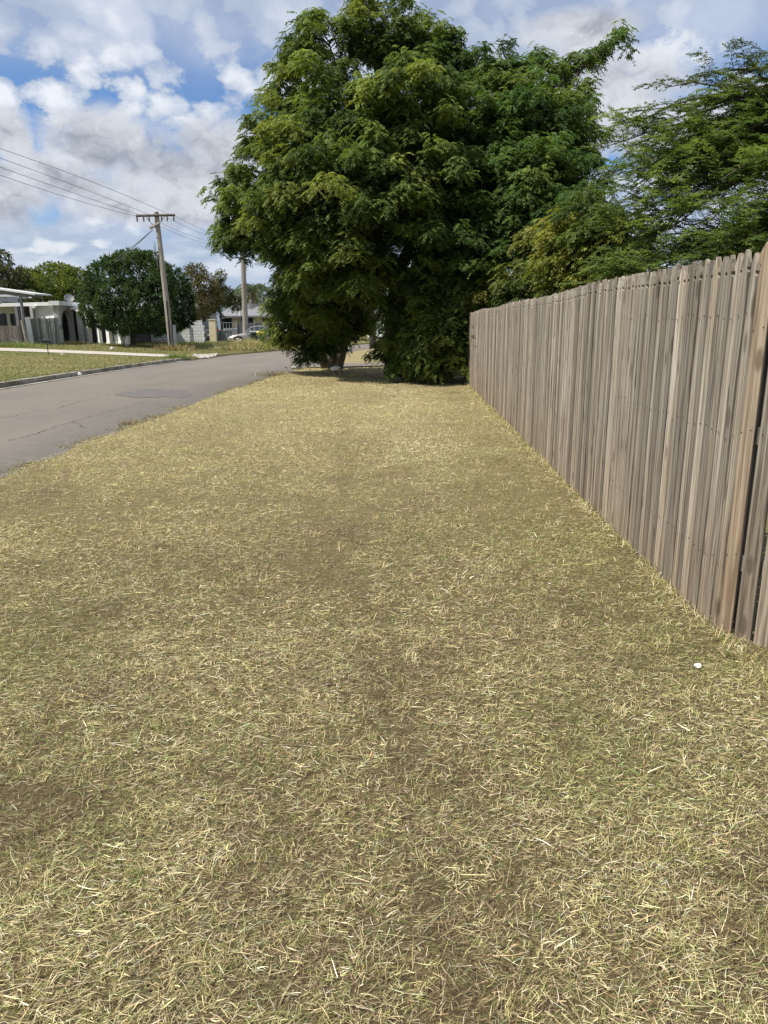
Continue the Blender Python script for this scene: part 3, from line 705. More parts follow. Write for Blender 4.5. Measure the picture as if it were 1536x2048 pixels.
def compound_tufts(P, O, nl, nf, rl, ll, lw, col_t, droop=0.9, r=rng):
    """tufts of drooping feather leaves: P tuft points, O outward dirs, nl leaves, nf leaflet pairs"""
    n = len(P); N = n * nl
    C = np.repeat(P, nl, 0); col = np.repeat(col_t, nl, 0) * r.uniform(0.78, 1.2, N)[:, None]
    az0 = np.repeat(np.arctan2(O[:, 1], O[:, 0]), nl); az = az0 + r.normal(0, 1.5, N)
    h = np.stack([np.cos(az), np.sin(az), np.zeros(N)], 1); L = rl * r.uniform(0.65, 1.2, N)
    up = r.uniform(-0.1, 0.75, N); dr = droop * r.uniform(0.7, 1.3, N)
    C = C + r.normal(0, rl * 0.22, (N, 3))
    ts = np.linspace(0.22, 1.0, nf)
    Bs, Ds, Ss, Ls, cs = [], [], [], [], []
    side = np.stack([-h[:, 1], h[:, 0], np.zeros(N)], 1)
    for t in ts:
        p = C + (h * t + np.array([0, 0, 1.0]) * (up * t - dr * t * t)[:, None]) * L[:, None]
        tan = unit(h + np.array([0, 0, 1.0]) * (up - 2 * dr * t)[:, None])
        for s in (-1, 1):
            d = unit(tan * 0.75 + side * s * 0.75 + np.array([0, 0, -0.35]) + r.normal(0, .15, (N, 3)))
            nrm = unit(np.cross(d, tan) + r.normal(0, .25, (N, 3))); sd = unit(np.cross(nrm, d))
            Bs.append(p); Ds.append(d); Ss.append(sd); Ls.append(ll * (0.75 + 0.5 * math.sin(math.pi * t * .9)) * r.uniform(.8, 1.2, N)); cs.append(col * r.uniform(.9, 1.1, N)[:, None])
    B = np.concatenate(Bs); Dd = np.concatenate(Ds); S = np.concatenate(Ss); L_ = np.concatenate(Ls); c = np.concatenate(cs)
    V, F = leaf_quads(B, Dd, S, L_, L_ * lw); return V, F, np.repeat(c, 4, 0)

def limb(mb, a, b, r0, r1, wob=0.12, n=6, r=random, sag=0.0):
    a, b = Vector(a), Vector(b); L_ = (b - a).length; pts = []
    for i in range(n + 1):
        t = i / n; p = a.lerp(b, t); p.z += sag * math.sin(math.pi * t) * L_
        if 0 < i < n: p += Vector((r.gauss(0, wob), r.gauss(0, wob), r.gauss(0, wob * .6)))
        pts.append(p)
    mb.tube(pts, [r0 + (r1 - r0) * (i / n) for i in range(n + 1)], 7); return pts

def tint(P, idx, cols, r=rng, seedbase=0):
    """tuft colours: mixture of palette by low frequency noise"""
    n = len(P); q = 0.55 * vnoise(P[:, 0] + P[:, 2] * .7, P[:, 1] + P[:, 2] * 1.3, 0.6, 60 + seedbase) + .45 * r.random(n)
    q = np.clip((q - 0.25) / 0.5, 0, 1)[:, None]; a, b, c = [np.array(x) for x in cols]
    return np.where(q < .5, a + (b - a) * q * 2, b + (c - b) * (q - .5) * 2) * r.uniform(.85, 1.15, n)[:, None]

def big_tree(name, base, stems, blobs, nt, cols, label, cat='tree', group=None, nl=9, nf=6, rl=0.27, ll=0.080, lw=0.40, seed=1, droop=.72, per=9, rc=.42):
    e = empty(name, base, label=label, cat=cat, group=group); r = random.Random(seed); b0 = Vector(base)
    blobs = [(Vector(c) - b0, rr) for c, rr in blobs]
    tr = MB(); ends = []
    for (pts, rad) in stems:
        pp = [Vector(p) - b0 for p in pts]; tr.tube(pp, rad, 10); ends += [(p, rad[min(i, len(rad) - 1)]) for i, p in enumerate(pp) if i > 0]
    tr.build('trunk', M_bark, e, smooth=True)
    br = MB()
    for c, rr in blobs:
        q, rad = min(ends, key=lambda t: (t[0] - c).length + (3 if t[0].z > c.z + .5 else 0))
        pts = limb(br, q, c, min(rad * .6, .11), .022, .10, 6, r, 0.06)
        for k in range(5):
            d = Vector((r.gauss(0, 1), r.gauss(0, 1), r.gauss(0.2, .8))).normalized()
            limb(br, pts[r.randint(3, 6)], c + Vector((d.x * rr[0], d.y * rr[1], d.z * rr[2])) * .85, .018, .005, .05, 5, r)
    nc = int(nt * .85 / per); Pc, Oc, _ = blob_points(blobs, nc, shell=0.5); tc_ = tint(Pc, None, cols, seedbase=seed)
    Pc = Pc + rng.normal(0, .22, Pc.shape); n = len(Pc); dd = unit(rng.normal(size=(n * per, 3))); dd[:, 2] = np.abs(dd[:, 2]) * 1.1 - 0.25
    P = np.repeat(Pc, per, 0) + dd * (rc * (.55 + .45 * rng.random((n * per, 1)))) * np.repeat(rng.uniform(.7, 1.25, (n, 1)), per, 0)
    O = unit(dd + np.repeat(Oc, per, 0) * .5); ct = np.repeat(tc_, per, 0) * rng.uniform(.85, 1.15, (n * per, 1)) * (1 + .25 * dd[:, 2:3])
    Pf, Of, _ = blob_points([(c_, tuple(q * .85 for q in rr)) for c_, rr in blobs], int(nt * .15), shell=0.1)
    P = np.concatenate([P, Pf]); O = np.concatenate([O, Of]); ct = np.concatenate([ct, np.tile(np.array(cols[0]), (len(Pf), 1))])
    ok = (P[:, 2] + b0.z) > 0.25; P, O, ct = P[ok], O[ok], ct[ok]
    br.build('branch', M_bark, e, smooth=True)
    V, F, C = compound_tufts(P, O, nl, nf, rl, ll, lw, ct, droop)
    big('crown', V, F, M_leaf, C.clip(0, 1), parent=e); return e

SH = [0.0, 0.0]
def B(px, py, Y, rp, sq=1.0, dy=1.0):
    rp = max(10, rp - SH[0]); Y = Y + SH[1]
    c = at(px, py, Y); r_ = rp * Y / CF * 1.03; return (c, (r_, r_ * dy, r_ * sq))
# front tree, leaning toward the road
baseA = gp(666, 736)
SH[:] = [13, 0]
A_bl = [B(607, 85, 22.5, 56), B(622, 50, 23, 34), B(655, 165, 22, 50), B(580, 150, 23, 34), B(700, 90, 22.5, 50), B(748, 66, 23, 62), B(722, 14, 23, 18), B(800, 110, 23, 62),
        B(592, 225, 22, 62), B(562, 190, 23, 34), B(680, 250, 20.8, 92), B(780, 210, 20.2, 85), B(850, 230, 20.2, 80), B(548, 300, 22, 50), B(508, 262, 22.5, 26), B(620, 320, 20.2, 88),
        B(505, 395, 22, 66), B(475, 355, 22.5, 32), B(462, 440, 23, 40), B(560, 430, 20.2, 84), B(650, 420, 19.5, 88), B(740, 370, 19.2, 92), B(840, 350, 19.6, 85), B(800, 440, 19.4, 74),
        B(505, 490, 22.6, 58), B(455, 495, 23, 32), B(575, 520, 21.2, 74), B(660, 530, 20.2, 85), B(740, 510, 20, 78), B(596, 592, 23.4, 50), B(638, 600, 22.6, 60), B(685, 592, 23, 52),
        B(626, 655, 24.6, 44, .9), B(628, 700, 25, 30, .6), B(655, 660, 24.4, 46), B(685, 650, 24.6, 40), B(590, 640, 24.6, 46), B(588, 680, 24.8, 42, .8), B(612, 700, 25, 36, .7), B(702, 640, 25, 38), B(705, 600, 24.6, 34), B(718, 560, 22.6, 54), B(722, 595, 24, 28), B(760, 320, 24, 95), B(620, 450, 24.5, 110), B(650, 560, 25, 90), B(625, 690, 25, 36, .7), B(650, 692, 25, 38, .7), B(678, 688, 25.2, 34, .8), B(785, 520, 20.6, 55), B(775, 560, 21.2, 32)]
cA = [(0.065, 0.105, 0.030), (0.115, 0.165, 0.038), (0.195, 0.225, 0.050)]
b = baseA
stA = [([b + Vector((0, 0, -.2)), b + Vector((-.05, 0, .6)), b + Vector((.0, .1, 1.6)), b + Vector((.3, 0, 3.0)), b + Vector((.4, -.2, 5.5)), b + Vector((.8, -.3, 8.2))], [.30, .24, .20, .16, .11, .05]),
       ([b + Vector((-.18, 0, -.2)), b + Vector((-.5, -.1, .7)), b + Vector((-1.0, -.3, 2.0)), b + Vector((-1.6, -.6, 3.6)), b + Vector((-2.0, -.8, 5.6))], [.2, .16, .13, .10, .05]),
       ([b + Vector((.15, -.1, -.2)), b + Vector((.5, -.4, .9)), b + Vector((1.0, -1.2, 2.4)), b + Vector((1.8, -2.2, 4.2)), b + Vector((2.2, -2.4, 6.4))], [.18, .15, .12, .09, .05])]
big_tree('neem_tree', baseA, stA, A_bl, 7000, cA, 'large olive green tree with drooping leaves reaching the ground beside the road edge', seed=1)
# second tree behind and right
baseB = gp(787, 748)
B_bl = [B(905, 95, 22.5, 36), B(870, 135, 22.5, 46), B(925, 165, 22.5, 50), B(1003, 90, 23, 30, 1.3), B(905, 72, 22.5, 28, 1.4), B(848, 72, 22.8, 26, 1.3), B(960, 110, 22.8, 26), B(985, 165, 22.5, 46), B(1045, 160, 22.5, 42), B(1077, 112, 23, 30, 1.2), B(1110, 160, 22.5, 38), B(1142, 132, 22.5, 28, .8), B(1168, 124, 22.5, 23, .6), B(1196, 106, 22.5, 24, .7), B(1186, 165, 22.5, 20, .6), B(1135, 210, 22.3, 38),
        B(950, 260, 21.5, 85), B(1050, 260, 21, 88), B(1125, 270, 21, 58), B(1165, 240, 21.5, 32), B(960, 370, 20.3, 95), B(1060, 370, 19.6, 92), B(1135, 370, 19.6, 66), B(1172, 330, 19.8, 34),
        B(900, 450, 20.2, 85), B(990, 470, 19.5, 80), B(1080, 460, 18.8, 78), B(1145, 460, 18.2, 56), B(870, 540, 20.5, 68), B(935, 550, 19.8, 52), B(1090, 540, 18.6, 44), B(1125, 555, 18.1, 34),
        B(830, 600, 21.3, 52), B(880, 610, 20.8, 58), B(822, 655, 21.8, 42), B(890, 600, 22.6, 60), B(850, 400, 23, 110), B(955, 320, 24, 100), B(1050, 350, 23, 100), B(910, 490, 22.5, 85),
        B(768, 685, 21.6, 28, 1.1), B(778, 718, 21.6, 30)]
cB = [(0.046, 0.088, 0.025), (0.085, 0.145, 0.034), (0.155, 0.205, 0.043)]
b = baseB
stB = [([b + Vector((0, 0, -.2)), b + Vector((-.03, 0, .5)), b + Vector((-.05, .05, 1.8)), b + Vector((.1, 0, 3.0)), b + Vector((.9, 0, 4.8)), b + Vector((1.6, .2, 7.0))], [.36, .27, .22, .20, .15, .08]),
       ([b + Vector((.1, 0, 2.6)), b + Vector((1.2, -.6, 3.8)), b + Vector((3.0, -1.6, 5.0)), b + Vector((4.2, -1.6, 7.0))], [.16, .13, .10, .06]),
       ([b + Vector((.0, 0, 2.2)), b + Vector((1.4, -1.0, 2.8)), b + Vector((3.0, -2.2, 3.8)), b + Vector((4.6, -3.2, 4.6))], [.13, .11, .08, .04])]
big_tree('neem_tree', baseB, stB, B_bl, 6400, cB, 'tall dark green tree with an upright trunk between the leaning tree and the fence', seed=2)
# twigs reaching out at the top right of that tree are within its blobs
# shrub at the foot, by the fence end
sb = gp(880, 762)
shr = [B(870, 705, 19.5, 36), B(905, 715, 19.3, 30), B(840, 690, 20, 34), B(815, 735, 20.3, 26), B(850, 740, 19.6, 26), B(895, 745, 19.1, 24), B(870, 650, 19.8, 40), B(910, 660, 19.5, 32), B(800, 715, 20.6, 22), B(925, 735, 19.5, 18), B(860,610,20,38), B(915,612,19.8,34)]
stS = [([sb, sb + Vector((.1, 0, .5)), sb + Vector((-.2, .1, 1.1))], [.03, .02, .01]), ([sb + Vector((.02, 0, 0)), sb + Vector((.5, 0, .7))], [.02, .01]), ([sb + Vector((-.02, .02, 0)), sb + Vector((-.7, 0, .8))], [.02, .01])]
big_tree('shrub', sb, stS, shr, 1000, [(0.045, 0.08, 0.022), (0.08, 0.125, 0.03), (0.17, 0.205, 0.042)], 'bushy bright green shrub in front of the far end of the fence', cat='shrub', seed=3, rl=.26, ll=.08, nl=9)
# yellow green tree over the fence
yb = Vector((5.2, 14.5, 0))
ylb = [B(1185, 455, 14.5, 40), B(1150, 480, 14.8, 30), B(1235, 495, 14.2, 34), B(1180, 525, 14.4, 46), B(1245, 520, 13.8, 34), B(1130, 545, 15, 32), B(1155, 575, 15, 34), B(1285, 495, 14, 22)]
big_tree('young_tree', yb, [([yb, yb + Vector((-.2, 0, 1.5)), yb + Vector((-.3, 0, 3.0))], [.09, .06, .03])], ylb, 620, [(0.05, 0.085, 0.022), (0.11, 0.145, 0.03), (0.22, 0.22, 0.04)], 'yellow green young tree standing behind the middle of the fence', seed=4, rl=.26, ll=.075, nl=9)
# darker growth between, seen over the far part of the fence
db = Vector((4.6, 17.5, 0))
dlb = [B(1010, 600, 18.5, 24), B(1060, 585, 18, 34), B(1110, 575, 17.5, 36), B(960, 600, 19.5, 32), B(1090, 520, 18.5, 44), B(1000, 590, 20, 26)]
big_tree('shrub', db, [([db, db + Vector((-.1, 0, 1.5)), db + Vector((-.3, 0, 2.3))], [.05, .035, .02])], dlb, 620, [(0.05, 0.075, 0.02), (0.09, 0.125, 0.03), (0.19, 0.20, 0.05)], 'mixed green shrub peeping over the far part of the fence', cat='shrub', seed=5, rl=.28, ll=.08, nl=9)
t_ = at(1027, 620, 24); tb = Vector((t_.x, t_.y, 0))
mbx = MB(); q = [tb, tb + Vector((.02, 0, 1.5)), tb + Vector((.1, 0, 2.6)), tb + Vector((.25, 0, 3.6))]

def feather_tree():
    """tamarind-like tree right, flat sprays of fine leaves; real twigs"""
    base = Vector((8.3, 11.6, 0)); e = empty('feathery_tree', base, label='wispy feather leaved tree spreading over the near part of the fence at right', cat='tree')
    r = random.Random(21); tr = MB(); tr.tube([Vector((0, 0, -.1)), Vector((-.1, 0, 1.4)), Vector((-.5, .1, 2.6)), Vector((-.9, 0, 4.2))], [.20, .16, .13, .07], 9); tr.build('trunk', M_bark, e, smooth=True)
    br = MB(); Bp, Tn, Ax, cc = [], [], [], []
    def pt(px, py, Y): return at(px, py, Y) - base
    # primary branch tips in the crown (outline), each branch carries many sprays
    prim = []
    spec = [(1500, 105, 12), (1420, 150, 12), (1330, 175, 11.8), (1255, 225, 12.2), (1215, 255, 12.5), (1190, 300, 12.8), (1200, 360, 13), (1240, 300, 12), (1300, 250, 11.6), (1380, 220, 11.5), (1450, 190, 11.2), (1520, 160, 11),
            (1260, 350, 11.8), (1320, 320, 11.3), (1390, 290, 11), (1460, 260, 10.8), (1530, 250, 10.5), (1230, 410, 12), (1300, 400, 11.4), (1370, 380, 10.9), (1440, 360, 10.5), (1520, 340, 10.3),
            (1270, 470, 11.8), (1340, 460, 11), (1410, 450, 10.4), (1480, 440, 10), (1540, 430, 10), (1330, 520, 11), (1390, 520, 10.4), (1450, 500, 10), (1520, 500, 9.8), (1560, 150, 11.5), (1600, 250, 11), (1600, 400, 10.5), (1290, 540, 11.6),
            (1220, 560, 12.6), (1180, 575, 13.2), (1230, 470, 13), (1260, 440, 12.4), (1250, 360, 13), (1290, 350, 12.6), (1310, 470, 12.4), (1350, 560, 11.6), (1300, 590, 12), (1450, 560, 10.6), (1510, 560, 10.2), (1420, 480, 11.6), (1480, 480, 11.4), (1540, 520, 11), (1440, 300, 12), (1560, 320, 12), (1290, 300, 13.2), (1360, 330, 13), (1420, 400, 12.6), (1500, 380, 12.4), (1350, 430, 13), (1480, 300, 12.8), (1260, 380, 13.6), (1400, 560, 11)]
    hub = [Vector((-.5, .1, 2.6)), Vector((-.9, 0, 4.2)), Vector((-.3, 0, 2.0))]
    for (px, py, Y) in spec:
        tip = pt(px, py, Y + r.uniform(-.2, .2)); st = min(hub, key=lambda h: (h - tip).length); 
        pts = limb(br, st, tip, .035, .006, .07, 8, r, 0.10)
        inner = py > 330
        for k in range(int(np.interp(py, [100, 300, 420, 560], [10, 16, 34, 50]))):
            i = r.randint(3, 7); t = r.random(); p0 = pts[i].lerp(pts[i + 1], t)
            dr = (tip - st); dr.z = 0; dr.normalize(); an = r.gauss(0, .9)
            d = Vector((dr.x * math.cos(an) - dr.y * math.sin(an), dr.x * math.sin(an) + dr.y * math.cos(an), r.gauss(.12, .42))).normalized()
            Ls = r.uniform(.30, .80); n = 7; tw = [p0 + d * (Ls * j / n) + Vector((0, 0, .10 * Ls * math.sin(2.4 * j / n) - .14 * Ls * (j / n) ** 2)) + Vector((r.gauss(0, .01),) * 3) for j in range(n + 1)]
            br.tube(tw, [.006 - .004 * j / n for j in range(n + 1)], 4, False)
            c = r.choice([(0.12, 0.18, 0.055), (0.16, 0.23, 0.065), (0.09, 0.145, 0.045), (0.20, 0.265, 0.075)]) if py > 200 else r.choice([(0.09, 0.12, 0.04), (0.06, 0.085, 0.03)])
            m = int(Ls / 0.026)
            for j in range(m):
                u = (j + r.random()) / m * n; a = int(min(u, n - 1)); q = tw[a].lerp(tw[a + 1], u - a); s = 1 if j % 2 else -1
                side = Vector((-d.y, d.x, 0)) * s
                ld = (d * .55 + side * .8 + Vector((0, 0, r.gauss(-.15, .25)))).normalized(); Bp.append(q); Tn.append(ld); Ax.append(d); cc.append(c)
    br.build('branch', M_bark, e)
    P = np.array([list(v) for v in Bp]); D_ = np.array([list(v) for v in Tn]); cc = np.array(cc); N = len(P)
    L_ = rng.uniform(.07, .14, N); Vs, Fs, Cs = [], [], []; off = 0
    up = np.array([0, 0, 1.0]); side = unit(np.cross(D_, up)); nf = 5
    for k in range(nf):
        t = (k + .6) / nf
        for s in (-1, 1):
            b_ = P + D_ * (L_ * t)[:, None]; dd = unit(D_ * .45 + side * s * .9 + rng.normal(0, .22, (N, 3)) + up * -.1); sd = unit(np.cross(dd, unit(up + rng.normal(0, .35, (N, 3)))))
            ll = .036 * rng.uniform(.8, 1.2, N); V, F = leaf_quads(b_, dd, sd, ll, ll * .6); Vs.append(V); Fs.append(F + off); off += len(V); Cs.append(np.repeat(cc * rng.uniform(.8, 1.2, N)[:, None], 4, 0))
    big('crown', np.concatenate(Vs), np.concatenate(Fs), M_leaf, np.concatenate(Cs).clip(0, 1), parent=e)
    print('feather leaves', N)
feather_tree()

def leafy(name, base, h_trunk, blobs, n, size, ratio, cols, label, group=None, trunk_r=.15, rosette=0, cat='tree', seed=1, shell=.5, mt=None):
    """simpler far tree: trunk, branches and a crown of single leaves or rosettes"""
    e = empty(name, base, label=label, cat=cat, group=group); b0 = Vector(base); blobs = [(Vector(c) - b0, rr) for c, rr in blobs]; r = random.Random(seed)
    tr = MB(); top = Vector((r.gauss(0, .1), 0, h_trunk)); tr.tube([Vector((0, 0, -.2)), Vector((0.03, 0, h_trunk * .5)), top], [trunk_r * 1.2, trunk_r, trunk_r * .8], 9); tr.build('trunk', M_bark, e, smooth=True)
    br = MB()
    for c, rr in blobs:
        limb(br, top, c, trunk_r * .45, .03, .12, 5, r, .05)
        for k in range(3):
            d = Vector((r.gauss(0, 1), r.gauss(0, 1), r.gauss(0, 1))).normalized(); limb(br, c, c + Vector((d.x * rr[0], d.y * rr[1], d.z * rr[2])) * .8, .03, .01, .08, 4, r)
    br.build('branch', M_bark, e)
    P, O, idx = blob_points(blobs, n, shell=shell); ct = tint(P, idx, cols, seedbase=seed)
    if rosette:
        N = len(P) * rosette; Pb = np.repeat(P, rosette, 0); Ob = np.repeat(O, rosette, 0); ct = np.repeat(ct, rosette, 0)
        D_ = unit(Ob * .5 + unit(rng.normal(size=(N, 3))) * .9 + np.array([0, 0, -.25]))
    else:
        N = len(P); Pb = P; D_ = unit(rng.normal(size=(N, 3)) + O * .6 + np.array([0, 0, -.2]))
    S = unit(np.cross(D_, unit(rng.normal(size=(N, 3)) * .6 + np.array([0, 0, 1.0])))); L_ = size * rng.uniform(.7, 1.3, N)
    V, F = leaf_quads(Pb, D_, S, L_, L_ * ratio, .12); ct = ct * rng.uniform(.8, 1.2, N)[:, None]
    big('crown', V, F, M_leaf, np.repeat(ct, 4, 0).clip(0, 1), parent=e); return e

SH[:] = [0, 0]
GR = 'trees behind the houses'
mg = gp(267, 690)
leafy('mango_tree', mg, 1.5, [B(275, 545, 50.5, 62, .62), B(225, 565, 50.5, 52, .8), B(330, 565, 50, 45, .75), B(200, 600, 50.5, 40), B(250, 610, 49, 55), B(310, 605, 48.5, 58), B(355, 620, 49.5, 34), B(345, 590, 49.8, 40), B(190, 625, 51, 28), B(230, 640, 49.5, 30, .6), B(290, 640, 48.5, 36, .6), B(335, 645, 49, 34, .5), B(262, 520, 51, 30, .6), B(300, 520, 51, 26, .6), B(265, 580, 53, 85, .8), B(370, 640, 49.5, 18, .6)],
      5200, .27, .26, [(0.022, 0.045, 0.020), (0.038, 0.070, 0.028), (0.068, 0.105, 0.034)], 'dense dark green round mango tree beside the power pole', trunk_r=.2, rosette=9, seed=31, shell=.72)
def gb(x, Y): return Vector((x, Y, .5))
q = at(110, 600, 75)
leafy('tree', gb(q.x, 75), 2.5, [B(60, 570, 74, 36, .8), B(110, 560, 75, 38, .8), B(150, 570, 74, 34, .9), B(90, 595, 71, 40), B(140, 600, 71, 40), B(125, 545, 78, 24, .6), B(60, 600, 71, 34)], 16000, .34, .4,
      [(0.06, 0.085, 0.022), (0.10, 0.13, 0.032), (0.17, 0.19, 0.045)], 'broad yellow green tree rising behind the flat roofed white house', GR, .3, seed=32, shell=.8)
q = at(20, 590, 68)
leafy('tree', gb(q.x, 68), 2.5, [B(2, 520, 68, 20), B(10, 560, 67, 28), B(38, 560, 70, 20), B(-20, 560, 68, 40), B(0, 590, 66, 34), B(45, 548, 74, 14)], 7000, .30, .4,
      [(0.045, 0.05, 0.03), (0.07, 0.075, 0.04), (0.10, 0.105, 0.05)], 'grey brown tree at the left edge above the carport roof', GR, .25, seed=33, shell=.6)
q = at(408, 640, 68)
leafy('tree', gb(q.x, 68), 3.4, [B(395, 545, 68, 20), B(410, 570, 67.5, 26), B(390, 580, 68, 24), B(420, 600, 67.5, 28), B(400, 615, 67, 26), B(378, 540, 69, 10), B(425, 575, 68, 14)], 6500, .26, .34,
      [(0.07, 0.062, 0.032), (0.10, 0.090, 0.042), (0.15, 0.135, 0.06)], 'brownish thin leaved tree just right of the dark round tree', GR, .16, seed=34, shell=.35)
q = at(442, 640, 72)
leafy('tree', gb(q.x, 72), 4.0, [B(441, 552, 72, 12), B(436, 572, 72, 12), B(450, 590, 72, 18), B(430, 600, 72, 20), B(470, 605, 73, 18)], 3600, .26, .34,
      [(0.055, 0.06, 0.03), (0.085, 0.09, 0.04), (0.13, 0.13, 0.055)], 'small topped olive tree to the left of the plain timber pole', GR, .12, seed=35, shell=.35)
q = at(470, 640, 90)
leafy('tree', gb(q.x, 92), 2.5, [B(480, 596, 92, 18), B(500, 606, 90, 18), B(460, 606, 92, 14), B(530, 600, 88, 26), B(560, 600, 88, 30), B(600, 610, 88, 40)], 6000, .35, .4,
      [(0.055, 0.075, 0.03), (0.09, 0.115, 0.04), (0.13, 0.15, 0.05)], 'soft green tree behind the grey hip roofed house', GR, .2, seed=36, shell=.6)
q = at(745, 660, 52)
leafy('tree', gb(q.x, 52) - Vector((0, 0, .5)), 2.6, [B(740, 590, 52, 22, 1.6), B(755, 615, 52, 18, 1.5), B(725, 610, 51, 18, 1.4), B(765, 560, 52, 26), B(720, 560, 52, 30)], 5000, .26, .2,
      [(0.10, 0.085, 0.05), (0.16, 0.13, 0.07), (0.22, 0.19, 0.10)], 'dry brown tree seen through the gap between the two large trunks', None, .22, seed=37, shell=.4)
for i, (px, py, Y, rp, lab) in enumerate([(1000, 600, 42, 50, 'distant mid green tree behind the far end of the fence'), (690, 640, 75, 55, 'far dark tree beyond the road seen past the leaning tree'), (820, 640, 60, 60, 'far green tree beyond the upright dark trunk')]):
    q = at(px, 655, Y)
    leafy('tree', Vector((q.x, Y, 0)), 2, [B(px - rp * .5, py, Y, rp * .6), B(px + rp * .5, py, Y, rp * .6), B(px, py - rp * .4, Y, rp * .6), B(px, py + 15, Y, rp * .7)], 6000, .3, .4,
          [(0.05, 0.07, 0.022), (0.08, 0.11, 0.03), (0.13, 0.155, 0.045)], lab, None, .2, seed=40 + i, shell=.5)

def palm(base, h, nfr, L_, label, cols, seed, lean=0.0):
    e = empty('palm_tree', base, label=label, cat='palm'); r = random.Random(seed); tr = MB()
    top = Vector((lean, 0, h)); tr.tube([Vector((0, 0, -.2)), Vector((lean * .3, 0, h * .5)), top], [.20, .15, .13], 10); tr.build('trunk', M_bark, e, smooth=True)
    Vs, Fs, Cs = [], [], []; off = 0; rb = MB()
    for k in range(nfr):
        a = 6.283 * k / nfr + r.uniform(-.2, .2); el = r.uniform(-.25, 1.15); h_ = Vector((math.cos(a), math.sin(a), 0)); P = []
        dead = el < 0.0
        for j in range(22):
            t = j / 21; P.append(top + h_ * (L_ * t * math.cos(el * .8)) + Vector((0, 0, L_ * (math.sin(el) * t - .85 * t * t))))
        rb.tube(P[::3], .02, 4, False); P = np.array([list(v) for v in P]); tn = unit(np.gradient(P, axis=0)); sd = np.array([-h_.y, h_.x, 0])
        for s in (-1, 1):
            dd = unit(tn * .5 + sd * s * .8 + np.array([0, 0, -.45]) + rng.normal(0, .1, P.shape)); W_ = unit(np.cross(dd, np.array([0, 0, 1.0]) + rng.normal(0, .3, P.shape)))
            V, F = leaf_quads(P, dd, W_, np.full(22, .55), np.full(22, .075), .1); Vs.append(V); Fs.append(F + off); off += len(V)
            c = np.array((0.16, 0.12, 0.06) if dead else r.choice(cols)); Cs.append(np.tile(c, (len(V), 1)))
    rb.build('branch', M_bark, e); big('crown', np.concatenate(Vs), np.concatenate(Fs), M_leaf, np.concatenate(Cs), parent=e)
PC = [(0.05, 0.08, 0.035), (0.08, 0.115, 0.045), (0.10, 0.13, 0.05)]
q = at(505, 590, 80); palm(Vector((q.x, 80, .3)), q.z - .3 + .6, 26, 2.7, 'palm with arching fronds just right of the plain timber pole', PC, 5)
q = at(45, 590, 66); palm(Vector((q.x, 66, .5)), q.z - .5, 20, 2.2, 'yellowish palm crown above the carport roof', [(0.12, 0.14, 0.04), (0.09, 0.12, 0.035)], 6)
